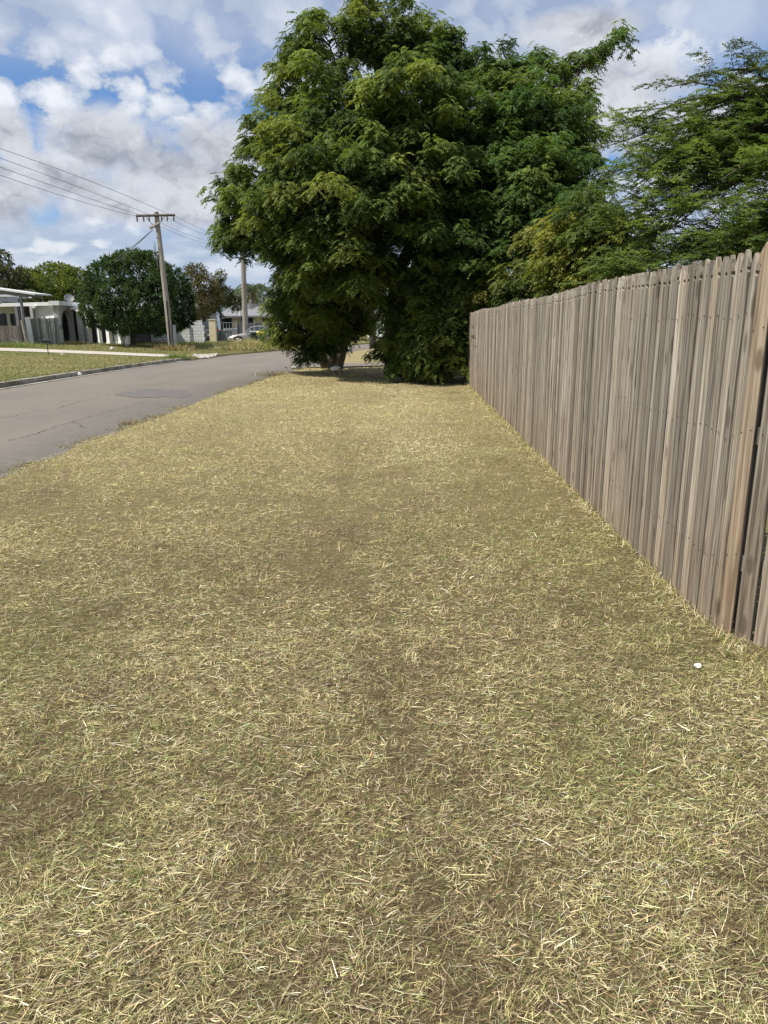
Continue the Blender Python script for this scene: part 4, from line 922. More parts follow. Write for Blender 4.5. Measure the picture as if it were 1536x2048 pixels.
# ------------------------------------------------------------ left side: houses
def pr(mb, px0, py0, px1, py1, Y, dep, tone=None):
    """upright box whose front face spans two picture corners at distance Y, dep deep going away"""
    a = at(px0, py0, Y); b = at(px1, py1, Y); z0, z1 = min(a.z, b.z), max(a.z, b.z)
    mb.box(((a.x + b.x) / 2, Y + dep / 2, (z0 + z1) / 2), (abs(b.x - a.x), dep, z1 - z0), tone=tone)
c0 = gp(122, 687); e0 = gp(153, 684.5); zg = c0.z; Yh = c0.y
print('house', c0, e0)
def house():
    e = empty('flat_roofed_house', (c0.x - 3, Yh + 3, zg), label='white rendered flat roofed house with an arched side opening', cat='house')
    inv = Matrix.Translation((c0.x - 3, Yh + 3, zg)).inverted()
    def loc(mb): mb.v = [inv @ Vector(v) for v in mb.v]; return mb
    H = 2.62
    mb = MB(); xL = at(59, 650, Yh).x; xE = at(112, 650, Yh).x
    sl = .36; mb.prism([(xL, Yh + (c0.x - xL) * sl), (c0.x, Yh), (c0.x, Yh + .3), (xL, Yh + .3 + (c0.x - xL) * sl)], zg - .4, zg + H, lambda a, b, h: Vector((a, b, h)))
    loc(mb).build('wall', M_white, e)
    # left recessed wall
    mb = MB(); xA = at(-120, 650, Yh).x; yb_ = Yh + 2.4
    mb.box(((xA + xL) / 2, yb_, zg + .5), (xL - xA, .2, 1.4)); mb.box(((xA + xL) / 2, yb_, zg + 2.4), (xL - xA, .2, .5))
    for k in range(8): mb.box((xL - .3 - k * 1.15, yb_ - .003, zg + 1.7), (.5 if k % 2 else .22, .2, .95))
    mb.box((xL + .1, (Yh + yb_) / 2 + .15, zg + H / 2 - .2), (.19, yb_ - Yh - .3, H + .38)); loc(mb).build('wall', M_grey_shaded, e)
    mb = MB(); mb.box(((xA + xL) / 2, yb_ + .14, zg + 1.7), (xL - xA, .05, 1.0)); w = loc(mb).build('window', plain('window_glass', (0.03, 0.035, 0.04), 0.15), e)
    for k in range(9): mb = MB(); mb.box((xL - .6 - k * 1.15, yb_ - .15, zg + 1.7), (.06, .05, 1.0)); loc(mb).build('window_frame', M_black, w)
    # arch wall
    d = (e0 - c0); d.z = 0; Lw = d.length; d.normalize(); n = Vector((d.y, -d.x, 0))
    a0, a1 = Lw * .22, Lw * .80; ra = (a1 - a0) / 2; ha = 1.45; top = 2.28
    arc = [(a0 + ra - ra * math.cos(math.pi * k / 14), ha + (top - ha) * math.sin(math.pi * k / 14)) for k in range(15)]
    def W(a, b, h): return Vector((c0.x, c0.y, zg)) + d * a + n * h + Vector((0, 0, b))
    mb = MB(); up = [(x, z) for x, z in arc]; poly = [(0.0, -.4), (a0, -.4)] + up + [(a1, -.4), (Lw, -.4), (Lw, H), (0.0, H)]
    mb.prism(poly, -.25, 0.0, W); loc(mb).build('arch_wall', M_grey_shaded, e)  # white wall, greyer because its shaded side is put into the colour
    mb = MB(); ring = [(a0 + ra - (ra + .07) * math.cos(math.pi * k / 14), ha + (top + .07 - ha) * math.sin(math.pi * k / 14)) for k in range(15)]
    for k in range(14): mb.prism([arc[k], arc[k + 1], ring[k + 1], ring[k]], 0.002, 0.03, W)
    loc(mb).build('arch_trim', M_roofgrey, e)
    mb = MB(); mb.prism([(c0.x - 3.2, Yh + .4), (c0.x - 3.0, Yh + .4), (c0.x - 3.0, e0.y + 4.6), (e0.x + 3.0, e0.y + 4.6), (e0.x + 3.0, e0.y + 4.8), (c0.x - 3.2, e0.y + 4.8)], zg - .5, zg + H - .01, lambda a, b, h: Vector((a, b, h))); loc(mb).build('inner_wall', M_roofgrey, e)
    mb = MB(); mb.box(W(Lw * .09, 1.15, .05), (.16, .10, .32)); loc(mb).build('meter_box', M_steel, e)
    # roof slab with fascia
    mb = MB(); xR_ = e0.x + .45; y1 = e0.y + 5
    mb.prism([(xA, Yh + 1.6), (xL - .5, Yh + (c0.x - xL) * .30 - .1), (c0.x - .4, Yh - .16), (c0.x - .4, Yh + 7.3), (xA, Yh + 7.3)], zg + H - .01, zg + H + .23, lambda a, b, h: Vector((a, b, h)))
    mb.prism([(c0.x - .4, Yh - .33), (c0.x + .35, Yh - .33), (e0.x + .35, e0.y), (e0.x + .35, e0.y + 5), (c0.x - .4, e0.y + 5)], zg + H + .002, zg + H + .30, lambda a, b, h: Vector((a, b, h)))
    loc(mb).build('roof', plain('fascia_paint', (0.66, 0.68, 0.68), 0.6, var=.06), e)
    for px, dy_ in ((61, .55), (101, .1)): q = at(px, 612, Yh - .45); mb = MB(); mb.box((q.x, Yh - .15 + dy_, zg + H - .09), (.17, .9, .16)); loc(mb).build('beam_end', M_white, e)
    return e
house()

def dish():
    p = at(139, 603, Yh + 3); e = empty('satellite_dish', (p.x, p.y, zg + 2.86), label='grey satellite dish standing on the flat white roof', cat='satellite dish')
    Q = Matrix.Translation((0, 0, .32)) @ Matrix.Rotation(R(38), 4, 'Y') @ Matrix.Rotation(R(40), 4, 'X')
    mb = MB(); mb.lathe([(.02, 0), (.2, .03), (.30, .08), (.34, .12), (.35, .11), (.30, .06), (.2, .01), (.02, -.02)], 20, Q); mb.build('dish', M_roofgrey, e, smooth=True)
    mb = MB(); mb.tube([(0, 0, 0), (0, 0, .25), (0, 0, .34)], .025, 8); mb.tube([Vector((0, 0, .3)), Q @ Vector((0, -.3, .1)), Q @ Vector((0, 0, .5))], .012, 6); mb.build('mount', M_steel, e)
dish()

def carport():
    Y = Yh - 3.2; e = empty('carport', (at(20, 690, Y).x, Y, zg - .1), label='tilted pale carport roof on a leaning grey post at the left edge', cat='carport')
    o = e.location
    a, b = at(-60, 569, Y), at(69, 587, Y); t = .10
    mb = MB()
    mb.add([Vector(v) - o for v in (a, b, b + Vector((0, 2.6, .03)), a + Vector((0, 2.6, .03)))] + [Vector(v) - o - Vector((0, 0, t)) for v in (a, b, b + Vector((0, 2.6, .03)), a + Vector((0, 2.6, .03)))],
           [(0, 1, 2, 3), (7, 6, 5, 4), (0, 4, 5, 1), (1, 5, 6, 2), (2, 6, 7, 3), (3, 7, 4, 0)]); mb.build('roof', M_rooflight, e)
    mb = MB(); mb.tube([a - o + Vector((0, .3, -.2)), b - o + Vector((-.6, .3, -.2))], .09, 6); mb.build('beam', M_roofgrey, e); mb = MB(); mb.tube([a - o + Vector((0, 2.4, -.16)), b - o + Vector((-.6, 2.4, -.16))], .09, 6); mb.build('beam', M_roofgrey, e)
    p0, p1, p2 = at(41, 592, Y + .3), at(47, 640, Y + .3), at(56, 694, Y + .3); p2.z = tz(p2.x, p2.y) - .1
    mb = MB(); mb.tube([p0 - o, p1 - o], .10, 8); mb.build('post', M_roofgrey, e)
    mb = MB(); mb.tube([p1 - o + Vector((-.08, -.02, .0)), p2 - o], .12, 8, tone=.8); mb.build('post', M_pole, e)
    mb = MB(); mb.tube([at(22, 678, Y) - o, at(50, 690, Y) - o], .03, 6); mb.build('brace', M_pole, e)
    # low second roof with its glazing behind
    mb = MB(); pr(mb, -80, 590, 24, 593, Yh + 1, 3); pr(mb, -80, 604, -1, 608, Yh - .4, .3); mb.v = [Vector(v) - o for v in mb.v]; mb.build('lower_roof', M_rooflight, e)
    mb = MB(); pr(mb, -80, 593.2, 16, 603.5, Yh + 1.5, 1.5); mb.v = [Vector(v) - o for v in mb.v]; mb.build('clear_panel', M_steel, e)
carport()

def palings(name, pxs, ytop, ybot, Y, m, label, cat='fence', w=.13, seed=1, jit=.03):
    r = random.Random(seed); a, b = at(pxs[0], ybot, Y), at(pxs[1], ybot, Y); ztop = at((pxs[0] + pxs[1]) / 2, ytop, Y).z; zb = tz(a.x, Y)
    e = empty(name, ((a.x + b.x) / 2, Y, zb), label=label, cat=cat); o = e.location; x = a.x; mb = MB()
    while x < b.x:
        ww = w * r.uniform(.85, 1.1); mb.box((x + ww / 2 - o.x, r.uniform(-.015, .015), (ztop - zb) / 2 + r.uniform(-jit, jit) - .05), (ww - .012, .022, ztop - zb + .1), M=Matrix.Rotation(r.gauss(0, .008), 3, 'Y'), tone=r.random()); x += ww
    mb.build('boards', m, e); mb = MB()
    for z in (.3, .85): mb.box((0, .05, (ztop - zb) * z), (b.x - a.x, .05, .09))
    mb.build('rail', M_oldwood, e); mb = MB()
    for q in (a.x + .1, b.x - .1): mb.box((q - o.x, .12, (ztop - zb) / 2 - .1), (.1, .08, ztop - zb + .1))
    mb.build('post', M_oldwood, e); return e
palings('paling_fence', (-90, 44), 652, 691, Yh - 2.6, M_oldwood, 'low dark brown paling fence at the left edge', seed=2)
M_gatewood = wood('gate_wood', (0.36, 0.38, 0.36), (0.28, 0.285, 0.26), (0.13, 0.13, 0.12))
palings('timber_screen', (64, 121), 636.5, 689, Yh - .9, M_gatewood, 'tall grey timber screen against the white house wall', w=.17, seed=3)
mb = MB(); q = at(60, 662, Yh - 1.6); lo = tz(q.x, Yh - 1.6); hi = at(56, 634, Yh - 1.6).z; mb.box((0, 0, (hi - lo) / 2), (.34, .06, hi - lo), tone=1); mb.box((0, .04, .3), (.28, .04, .2))
o_ = mb.build('white_panel', M_white); o_.location = (q.x, Yh - 1.6, lo); o_.rotation_euler = (0, R(-2), 0); tag(o_, 'upright white board standing left of the grey timber screen', 'board')

def verandah():
    Y = Yh + 2.2; a = at(158, 690, Y); b = at(292, 690, Y); z0 = tz(b.x, Y) ; e = empty('verandah', ((a.x + b.x) / 2, Y, z0), label='shaded verandah with square white pillars behind the round dark tree', cat='verandah'); o = e.location
    H = 2.5; mb = MB(); mb.box((0, 2.45, H + .12), (b.x - a.x + .6, 5.4, .22)); mb.build('roof', M_white, e)
    mb = MB(); mb.box((0, 4.4, H / 2 - .3), (b.x - a.x + 1.5, .2, H + .6)); mb.build('wall', M_roofgrey, e)
    mb = MB(); mb.box((-1, 4.25, 1.4), (1.6, .08, 1.2)); mb.build('window', M_dark, e); mb = MB(); mb.box((1.6, 4.25, 1.4), (1.2, .08, 1.2)); mb.build('window', M_dark, e)
    for px, w in ((171, .34), (186, .30), (205, .26), (226, .32), (238, .22), (248, .34), (263, .28)):
        x = at(px, 670, Y).x - o.x; mb = MB(); mb.box((0, 0, H / 2 - .2), (w, w, H + .4)); mb.box((0, 0, .1), (w + .06, w + .06, .2)); mb.box((0, 0, H - .06), (w + .08, w + .08, .12))
        p = mb.build('pillar', M_white if px > 200 else M_grey_shaded, e); p.location = (x, -.75 + random.uniform(0, .25), 0); p.rotation_euler = (0, 0, R(-32))  # leftmost white pillars coloured grey, their shade painted into the material
    mb = MB()
    for k in range(9): mb.box((-1.2 + k * .13, 1.5, .5), (.02, .02, 1.0))
    mb.box((-.7, 1.5, 1.0), (1.2, .03, .03)); mb.box((-.7, 1.5, .1), (1.2, .03, .03)); mb.build('railing', M_steel, e)
verandah()

def b_block(t):
    br = t.N('ShaderNodeTexBrick'); mp = t.N('ShaderNodeMapping'); t.L(t.obj, mp.inputs[0]); mp.inputs['Rotation'].default_value = (R(90), 0, 0); t.L(mp.outputs[0], br.inputs[0])
    br.inputs['Scale'].default_value = 1.0; br.inputs['Brick Width'].default_value = .46; br.inputs['Row Height'].default_value = .23; br.inputs['Mortar Size'].default_value = .016
    br.inputs['Color1'].default_value = (.72, .72, .70, 1); br.inputs['Color2'].default_value = (.66, .66, .64, 1); br.inputs['Mortar'].default_value = (.26, .27, .28, 1)
    n = t.noise(3, 5, .7); t.base(t.mx(t.mr(n, .56, .70, 0, .7), br.outputs[0], (.30, .27, .22))); t.rough(.9); t.bump(br.outputs[1], -.5, .02)
M_block = mat('painted_block', b_block)
def blockwall():
    g = gp(375, 686); Y = g.y; e = empty('block_wall', g, label='white painted concrete block wall with grimy joints beyond the power pole', cat='wall'); o = e.location
    for (x0, x1, yt, dy, nm) in ((300, 346, 652, .35, 'wall'), (346.2, 371, 651, .1, 'wall'), (371.2, 378, 647, -.1, 'pier'), (378.2, 403, 641, 0, 'wall'), (403.2, 407, 650, -.02, 'pier')):
        a, b = at(x0, yt, Y + dy), at(x1, yt, Y + dy); mb = MB(); mb.box(((a.x + b.x) / 2 - o.x, dy + (.1 if nm == 'wall' else .15), (a.z - o.z) / 2 - .1), (b.x - a.x, .2 if nm == 'wall' else .34, a.z - o.z + .2)); mb.build(nm, M_block, e)
    g = gp(325, 683); e = empty('letterbox_pillar', g, label='white boxy letterbox on a cream stained pillar left of the power pole base', cat='letterbox'); Y = g.y
    a, b = at(311, 641, Y), at(336, 653, Y); mb = MB(); mb.box(((a.x + b.x) / 2 - g.x, 0, (a.z + b.z) / 2 - g.z), (b.x - a.x, .5, a.z - b.z)); mb.build('box', M_white, e, bevel=.02)
    mb = MB(); mb.box(((a.x + b.x) / 2 - g.x, 0, (b.z - g.z) / 2 - .05), (b.x - a.x - .12, .42, b.z - g.z + .08)); mb.build('base', M_cream, e)
    mb = MB(); mb.box(((a.x + b.x) / 2 - g.x, -.26, (a.z + b.z) / 2 - g.z + .05), (.3, .02, .04)); mb.build('slot', M_black, e)
blockwall()
g = gp(290, 686); mb = MB(); mb.box((0, 0, .2), (.85, .4, .42)); mb.box((0, 0, .43), (.95, .5, .05)); o_ = mb.build('planter', M_white, bevel=.01); o_.location = g + Vector((0, 3, 0)); tag(o_, 'low white planter box just right of the round tree trunk', 'planter')
g = gp(290, 680)
palings('paling_fence', (262, 312), 650, 678, g.y + 6, M_oldwood, 'short grey paling fence seen under the round tree beside its trunk', seed=8)

def gate_bits():
    for (x0, x1, yt, yb2, lab) in ((421, 434, 640, 683, 'broad cream gate pillar at the end of the block wall'), (467.5, 473.5, 642, 676, 'slim cream gate pillar right of the steel gate')):
        g = gp((x0 + x1) / 2, yb2); a, b = at(x0, yt, g.y), at(x1, yt, g.y); mb = MB(); w = b.x - a.x
        h = a.z - g.z; mb.box((0, 0, h / 2 - .1), (w, .4, h + .2)); mb.box((0, 0, h + .02), (w + .08, .48, .06)); o_ = mb.build('gate_pillar', M_cream, bevel=.01); o_.location = g; tag(o_, lab, 'pillar', 'cream gate pillars')
    g = gp(452, 682); a, b = at(437, 645, g.y), at(466, 645, g.y); h = a.z - g.z; w = b.x - a.x; e = empty('steel_gate', g, label='grey steel bar gate between the two cream pillars', cat='gate')
    mb = MB()
    for k in range(6): mb.box((-w / 2 + w * k / 5, 0, h / 2), (.045, .03, h))
    for z in (.08, h * .58, h - .02): mb.box((0, -.02, z), (w, .03, .05))
    mb.build('bars', M_steel, e); mb = MB(); mb.box((0, .03, h * .30), (w - .04, .012, h * .5)); mb.build('mesh_panel', plain('gate_sheet', (.16, .19, .19), .6), e)
    g2 = g + Vector((.3, 1.5, 0)); e = empty('covered_trailer', g2, label='small grey covered trailer behind the steel gate', cat='trailer')
    mb = MB(); mb.prism([(-.6, .3), (.6, .3), (.55, .95), (.3, 1.1), (-.4, 1.1), (-.6, .9)], -.5, .9, lambda a, b, h: Vector((a, h, b))); mb.build('cover', M_roofgrey, e, bevel=.03)
    mb = MB()
    for s in (-.58, .58): mb.lathe([(.05, -.06), (.28, -.06), (.3, 0), (.28, .06), (.05, .06)], 14, Matrix.Translation((s, .2, .3)) @ Matrix.Rotation(R(90), 4, 'Y'))
    mb.build('wheel', M_black, e)
    # steel panel fence
    Y = 66; a, b = at(474, 646, Y), at(545, 646, Y); z0 = tz(a.x, Y); h = a.z - z0; e = empty('sheet_fence', ((a.x + b.x) / 2, Y, z0), label='dark grey sheet metal fence behind the silver sedan', cat='fence'); w = b.x - a.x
    mb = MB(); n = int(w / .09)
    for k in range(n): mb.box((-w / 2 + (k + .5) * w / n, .02 * (k % 2), h / 2), (w / n - .004, .02, h))
    mb.build('sheet_panel', plain('fence_sheet', (.11, .115, .13), .6), e)
    for k in range(5): mb = MB(); mb.box((-w / 2 + w * k / 4, -.04, h / 2 + .05), (.07, .06, h + .1)); mb.build('post', M_steel, e)
gate_bits()

def hiphouse():
    Y = 76; a, b = at(440, 632, Y), at(548, 632, Y); r0, r1 = at(466, 607, Y + 4), at(520, 607, Y + 4); z0 = .5; e = empty('hip_roofed_house', ((a.x + b.x) / 2, Y + 4, z0), label='low house with a dark grey hip roof beyond the gate', cat='house'); o = e.location
    ze = a.z - z0; zr = r0.z - z0; A, B_ = a.x - o.x, b.x - o.x; mb = MB(); D = 4.4
    mb.add([(A, -D, ze), (B_, -D, ze), (B_, D, ze), (A, D, ze), (r0.x - o.x, 0, zr), (r1.x - o.x, 0, zr), (A, -D, ze - .18), (B_, -D, ze - .18), (B_, D, ze - .18), (A, D, ze - .18)],
           [(0, 1, 5, 4), (1, 2, 5), (2, 3, 4, 5), (3, 0, 4), (0, 6, 7, 1), (1, 7, 8, 2), (2, 8, 9, 3), (3, 9, 6, 0), (6, 9, 8, 7)]); rf = mb.build('roof', M_roofgrey, e)
    mb = MB(); mb.box((0, 0, (ze - .2) / 2 - .2), (B_ - A - .9, 2 * D - .9, ze + .2)); mb.build('wall', M_cream, e)
    mb = MB()
    for x in (-2.2, 0, 2.2): mb.box((x, -D + .44, 1.5), (1.2, .05, 1.0))
    mb.build('window', M_dark, e)
    for (px, y0, y1, dy) in ((466, 600, 609, 3.6), (479, 611, 631, -.5)):
        p, q = at(px, y0, Y + dy), at(px + 2, y1, Y + dy); mb = MB(); mb.tube([p - o, q - o], .09, 8); mb.build('vent_pipe', M_white, rf) if False else mb.build('vent_pipe', M_white, e)
    Y = 70; a, b = at(383, 606, Y), at(403, 606, Y); e = empty('weatherboard_house', ((a.x + b.x) / 2 - 3, Y + 3, .5), label='pale grey gabled house half hidden behind the dark round tree', cat='house'); o = e.location
    X1 = b.x - o.x; mb = MB(); h = a.z - .5; mb.box((X1 - 3, 0, h / 2 - .6), (6, 6, h)); mb.build('wall', M_grey_shaded, e)
    mb = MB(); mb.prism([(X1 - 6.3, -3.4), (X1 + .3, -3.4), (X1 + .3, 3.4), (X1 - 6.3, 3.4)], 0, .15, lambda a_, b_, h_: Vector((a_, b_, h - .6 + h_ + (3.4 - abs(b_)) * .0))); mb.prism([(-3.4, 0), (0, .9), (3.4, 0)], X1 - 6.3, X1 + .3, lambda a_, b_, h_: Vector((h_, a_, h - .44 + b_))); mb.build('roof', M_roofgrey, e)
    mb = MB(); mb.box((X1 - .8, -3.02, h * .5), (.8, .05, .9)); mb.build('window', M_dark, e)
hiphouse()

# ------------------------------------------------------------ poles and lines
def pole(base, top, rad, label, arm, name='power_pole'):
    e = empty(name, base, label=label, cat='utility pole'); b = Vector((0, 0, -.3)); t = Vector(top) - Vector(base); mb = MB(); mb.tube([b, t * .5, t], [rad * 1.15, rad, rad * .85], 12, tone=.75); mb.build('pole', M_pole, e, smooth=False)
    if arm:
        a0, a1 = [Vector(q) - Vector(base) for q in arm]; mb = MB(); mb.tube([a0, a1], .075, 4, tone=.1); arm_o = mb.build('crossarm', M_oldwood, e)
        m_ = (a0 + a1) / 2
        for s in (-.55, .55): mb = MB(); mb.tube([m_ + (a1 - a0).normalized() * s * 1.1 + Vector((0, -.12, -.05)), Vector((m_.x, m_.y - .12, m_.z - .75))], .02, 5); mb.build('brace', M_wire, e)
        for f in (.03, .20, .34, .66, .80, .97):
            p = a0.lerp(a1, f); mb = MB(); mb.lathe([(.02, 0), (.05, -.06), (.03, -.1), (.06, -.14), (.03, -.2), (.05, -.24), (.02, -.30)], 8, Matrix.Translation(p + Vector((0, -.08, -.06)))); mb.build('insulator', M_black, e)
    return e
pb = gp(344, 700); PY = pb.y; pt_ = at(312.5, 424, PY); e1 = pole(pb, pt_, .165, 'tall weathered timber power pole with a crossarm and wires across the road', (at(272, 431.5, PY - .2), at(350, 430, PY - .2)))
o = Vector(pb)
mb = MB(); a_ = at(300, 456, PY - .6) - o; b_ = at(319, 446, PY - .15) - o; mb.tube([a_, b_], .085, 4, tone=.6); mb.build('service_arm', M_pole, e1)
mb = MB(); mb.tube([at(333.5, 602, PY - .21) - o, at(341, 699, PY - .21) - o], .04, 6); mb.build('conduit', M_black, e1)
mb = MB(); mb.tube([at(344.5, 650, PY - .05) - o + Vector((.12, 0, 0)), at(347, 700, PY - .05) - o + Vector((.12, 0, 0))], .10, 8); mb.build('cable_guard', M_steel, e1)
mb = MB(); mb.tube([at(312, 425, PY) - o + Vector((-.26, -.2, -1.9)), at(312, 425, PY) - o + Vector((-.1, -.2, -3.2)), at(316, 478, PY) - o + Vector((-.16, -.2, -.2))], .02, 5); mb.build('hanging_wire', M_wire, e1)
p2 = gp(492, 688); PY2 = max(58.0, p2.y); p2 = at(492, 688, PY2); p2.z = tz(p2.x, PY2)
top2 = at(485, 486, PY2); pole(p2, top2, .21, 'plain weathered timber pole standing beside the silver sedan', (top2 + Vector((-1.2, .1, -.25)), top2 + Vector((1.2, .1, -.25))), 'timber_pole')

def wire(pts, label, r=.010, n=40, kind_='overhead wires running to the left from the power pole'):
    A, C, E_, um = pts; P = []
    for k in range(n + 1):
        u = k / n; la = (u - um) * (u - 1) / ((0 - um) * (0 - 1)); lc = u * (u - 1) / (um * (um - 1)); le = u * (u - um) / (1 - um); P.append(A * la + C * lc + E_ * le)
    mb = MB(); mb.tube(P, r, 5); o_ = mb.build('power_line', M_wire); tag(o_, label, 'wire', kind_)
for (ax, ay, ly, lab) in ((338, 429, 297, 'topmost of the four wires running off the left edge'), (300, 430, 316, 'second wire from the top running off the left edge'), (283, 431, 334, 'third wire from the top running off the left edge'), (273, 432, 350, 'lowest of the four wires running off the left edge')):
    A = at(ax, ay, PY - .2); C = at(0, ly, 31); E_ = A + (C - A) * 2.0; E_.z = A.z - .3; wire((A, C, E_, .5), lab)
for k, (ax, ay, f, lab) in enumerate(((349, 431, 1.1, 'outermost wire leaving the right end of the crossarm'), (331, 433, .4, 'wire leaving the crossarm between its right end and the pole'), (322, 446, -.4, 'upper of the two low wires from the pole toward the big tree'), (323, 453, -1.1, 'lowest wire from the pole toward the big tree'))):
    A = at(ax, ay, PY - .1); E_ = top2 + Vector((f, .1, -.15)); C = (A + E_) / 2 + Vector((0, 0, -.30)); wire((A, C, E_, .5), lab, .009, 30, 'overhead wires running right toward the plain timber pole')
for (ex, ey, lab) in ((238, 508, 'upper service cable sloping down behind the round dark tree'), (240, 516, 'lower service cable sloping down behind the round dark tree')):
    A = at(306, 459, PY - .3); E_ = at(ex - 40, ey + 30, PY + 4); C = (A + E_) / 2 + Vector((0, 0, -.12)); wire((A, C, E_, .5), lab, .02, 20, 'service cables from the power pole to the house')

# ------------------------------------------------------------ vehicles
M_glass = mat('car_glass', lambda t: (t.base((0.03, 0.04, 0.045)), t.rough(0.08), t.bsdf.inputs.__getitem__('Specular IOR Level').__setattr__('default_value', 0.8)))
def paint(name, c, metal=.35):
    def b(t):
        n = t.noise(2, 4, .6); t.base(t.mx(t.mr(n, .3, .7), tuple(x * .92 for x in c), tuple(min(1, x * 1.05) for x in c))); t.rough(.32); t.bsdf.inputs['Metallic'].default_value = metal
        t.bsdf.inputs['Coat Weight'].default_value = .5; t.bsdf.inputs['Coat Roughness'].default_value = .1
    return mat(name, b)
M_tyre = plain('tyre', (0.018, 0.018, 0.018), .85); M_rim = plain('alloy', (.62, .63, .64), .35, .4, .05)
def car(name, loc, rz, m, prof, label, L_=4.6, W_=1.76, wheel=.31, suv=False):
    """prof: list of (x, belt z, top z, top half width factor) from front (0) to rear (1)"""
    e = empty(name, loc, rz, label=label, cat='car'); hw = W_ / 2
    # lower body loft
    S = prof; vs = []; n = len(S); ax = (.18, .80)
    def arch(x):
        for a in ax:
            d = abs(x - a) * L_
            if d < wheel * 1.16: return math.sqrt(max(0, (wheel * 1.16) ** 2 - d * d)) + wheel
        return .0
    xs = sorted(set([s[0] for s in S] + [a + k * .012 for a in ax for k in range(-7, 8)])); bl = [float(np.interp(x, [s[0] for s in S], [s[1] for s in S])) for x in xs]
    mb = MB(); ring = 10
    for x, zb in zip(xs, bl):
        tp = 1 - .16 * max(0, (.09 - x) / .09) ** 1.5 - .12 * max(0, (x - .93) / .07) ** 1.5; w = hw * tp; z0 = max(.19 + .10 * max(0, (.05 - x) / .05), min(arch(x), zb - .06)); X = (x - .5) * L_
        pts = [(w * .96, z0), (w, min(zb - .03, max(z0 + .02, .42))), (w * .99, min(zb - .015, max(z0 + .04, zb - .16))), (w * .93, zb), (w * .45, zb + .035)]
        mb.v += [(X, -a, z) for a, z in pts] + [(X, a, z) for a, z in pts[::-1]]; mb.t += [.5] * 10
    for i in range(len(xs) - 1):
        for k in range(ring): k2 = (k + 1) % ring; mb.f.append((i * ring + k, i * ring + k2, (i + 1) * ring + k2, (i + 1) * ring + k))
    mb.f += [tuple(range(ring)), tuple((len(xs) - 1) * ring + k for k in range(ring))]
    bo = mb.build('body', m, e, smooth=True); bo.data.polygons[-1].use_smooth = False
    # glasshouse
    G = [s for s in S if s[2] > s[1] + .01]; i0 = S.index(G[0]) - 1; i1 = S.index(G[-1]) + 1; G = S[i0:i1 + 1]; mb = MB()
    for x, zb, zt, f in G:
        X = (x - .5) * L_; zt = max(zt, zb + .02); wb = hw * .91; wt = hw * (f if zt > zb + .1 else .88)
        mb.v += [(X, -wb, zb - .02), (X, -wt, zt - .05 if zt > zb + .1 else zb), (X, -wt * .7, zt - .012 if zt > zb + .1 else zb + .01), (X, wt * .7, zt - .012 if zt > zb + .1 else zb + .01), (X, wt, zt - .05 if zt > zb + .1 else zb), (X, wb, zb - .02)]; mb.t += [.5] * 6
    for i in range(len(G) - 1):
        for k in range(5): mb.f.append((i * 6 + k, i * 6 + k + 1, (i + 1) * 6 + k + 1, (i + 1) * 6 + k))
    V = list(mb.v); mb.build('window', M_glass, e)
    # roof skin and pillars
    mb = MB(); fl = [i for i, s in enumerate(G) if s[2] > max(q[2] for q in G) - .14]
    for i in fl[:-1]:
        for k in (1, 2, 3): a = [Vector(V[i * 6 + k]), Vector(V[i * 6 + k + 1]), Vector(V[(i + 1) * 6 + k + 1]), Vector(V[(i + 1) * 6 + k])]; mb.quad(*[p + Vector((0, (0.006 if p.y > 0 else -.006), .012)) for p in a])
    for s in (1, 4):
        mb.tube([Vector(V[i * 6 + s]) for i in range(len(G))], .035, 5)
    for i in [j for j in range(1, len(G) - 1) if G[j][3] < .735]:
        for (s, t_) in ((0, 1), (5, 4)): mb.tube([Vector(V[i * 6 + s]), Vector(V[i * 6 + t_])], .035, 5)
    mb.build('roof', m, e)
    for s in (-1, 1):
        for a in ax:
            X = (a - .5) * L_; Q = Matrix.Translation((X, s * (hw - .12), wheel)) @ Matrix.Rotation(R(90), 4, 'X'); w_ = empty('wheel', (0, 0, 0)); w_.parent = e
            mb = MB(); mb.lathe([(wheel * .6, -.1), (wheel * .95, -.1), (wheel, -.06), (wheel, .06), (wheel * .95, .1), (wheel * .6, .1)], 24, Q); mb.build('tyre', M_tyre, w_, smooth=False)
            mb = MB(); y_ = s * (hw - .015); c = Vector((X, y_, wheel)); mb.lathe([(.05, -.02), (.05, .02)], 8, Matrix.Translation(c) @ Matrix.Rotation(R(90), 4, 'X'))
            for k in range(6):
                q = k * math.pi / 3 + .3; d = Vector((math.cos(q), 0, math.sin(q))); mb.tube([c + d * .03, c + d * wheel * .66], [.035, .05], 4)
            for k in range(24):
                q, q2 = k * math.pi / 12, (k + 1) * math.pi / 12; mb.tube([c + Vector((math.cos(q), 0, math.sin(q))) * wheel * .64, c + Vector((math.cos(q2), 0, math.sin(q2))) * wheel * .64], .016, 4, False)
            mb.build('rim', M_rim, w_)
            mb = MB(); mb.lathe([(wheel * .6, -.01), (wheel * .6, .01)], 16, Matrix.Translation(c - Vector((0, s * .05, 0))) @ Matrix.Rotation(R(90), 4, 'X')); mb.build('hub', M_black, w_)
        mb = MB(); zf = np.interp(.03, [q[0] for q in S], [q[1] for q in S]); mb.box((-.5 * L_ + .16, s * hw * .72, zf - .10), (.22, .34, .13)); mb.build('headlight', M_rim, e, bevel=.03)
        mb = MB(); zr = S[-2][1]; mb.box((.5 * L_ - .10, s * hw * .76, zr - .10), (.18, .30, .15)); mb.build('tail_light', plain('tail_red', (.35, .03, .03), .3), e, bevel=.03)
        mb = MB(); mb.box((-.5 * L_ + L_ * .33, s * (hw + .07), G[0][1] + .05), (.12, .18, .12)); mb.build('mirror', m, e, bevel=.03)
        mb = MB()
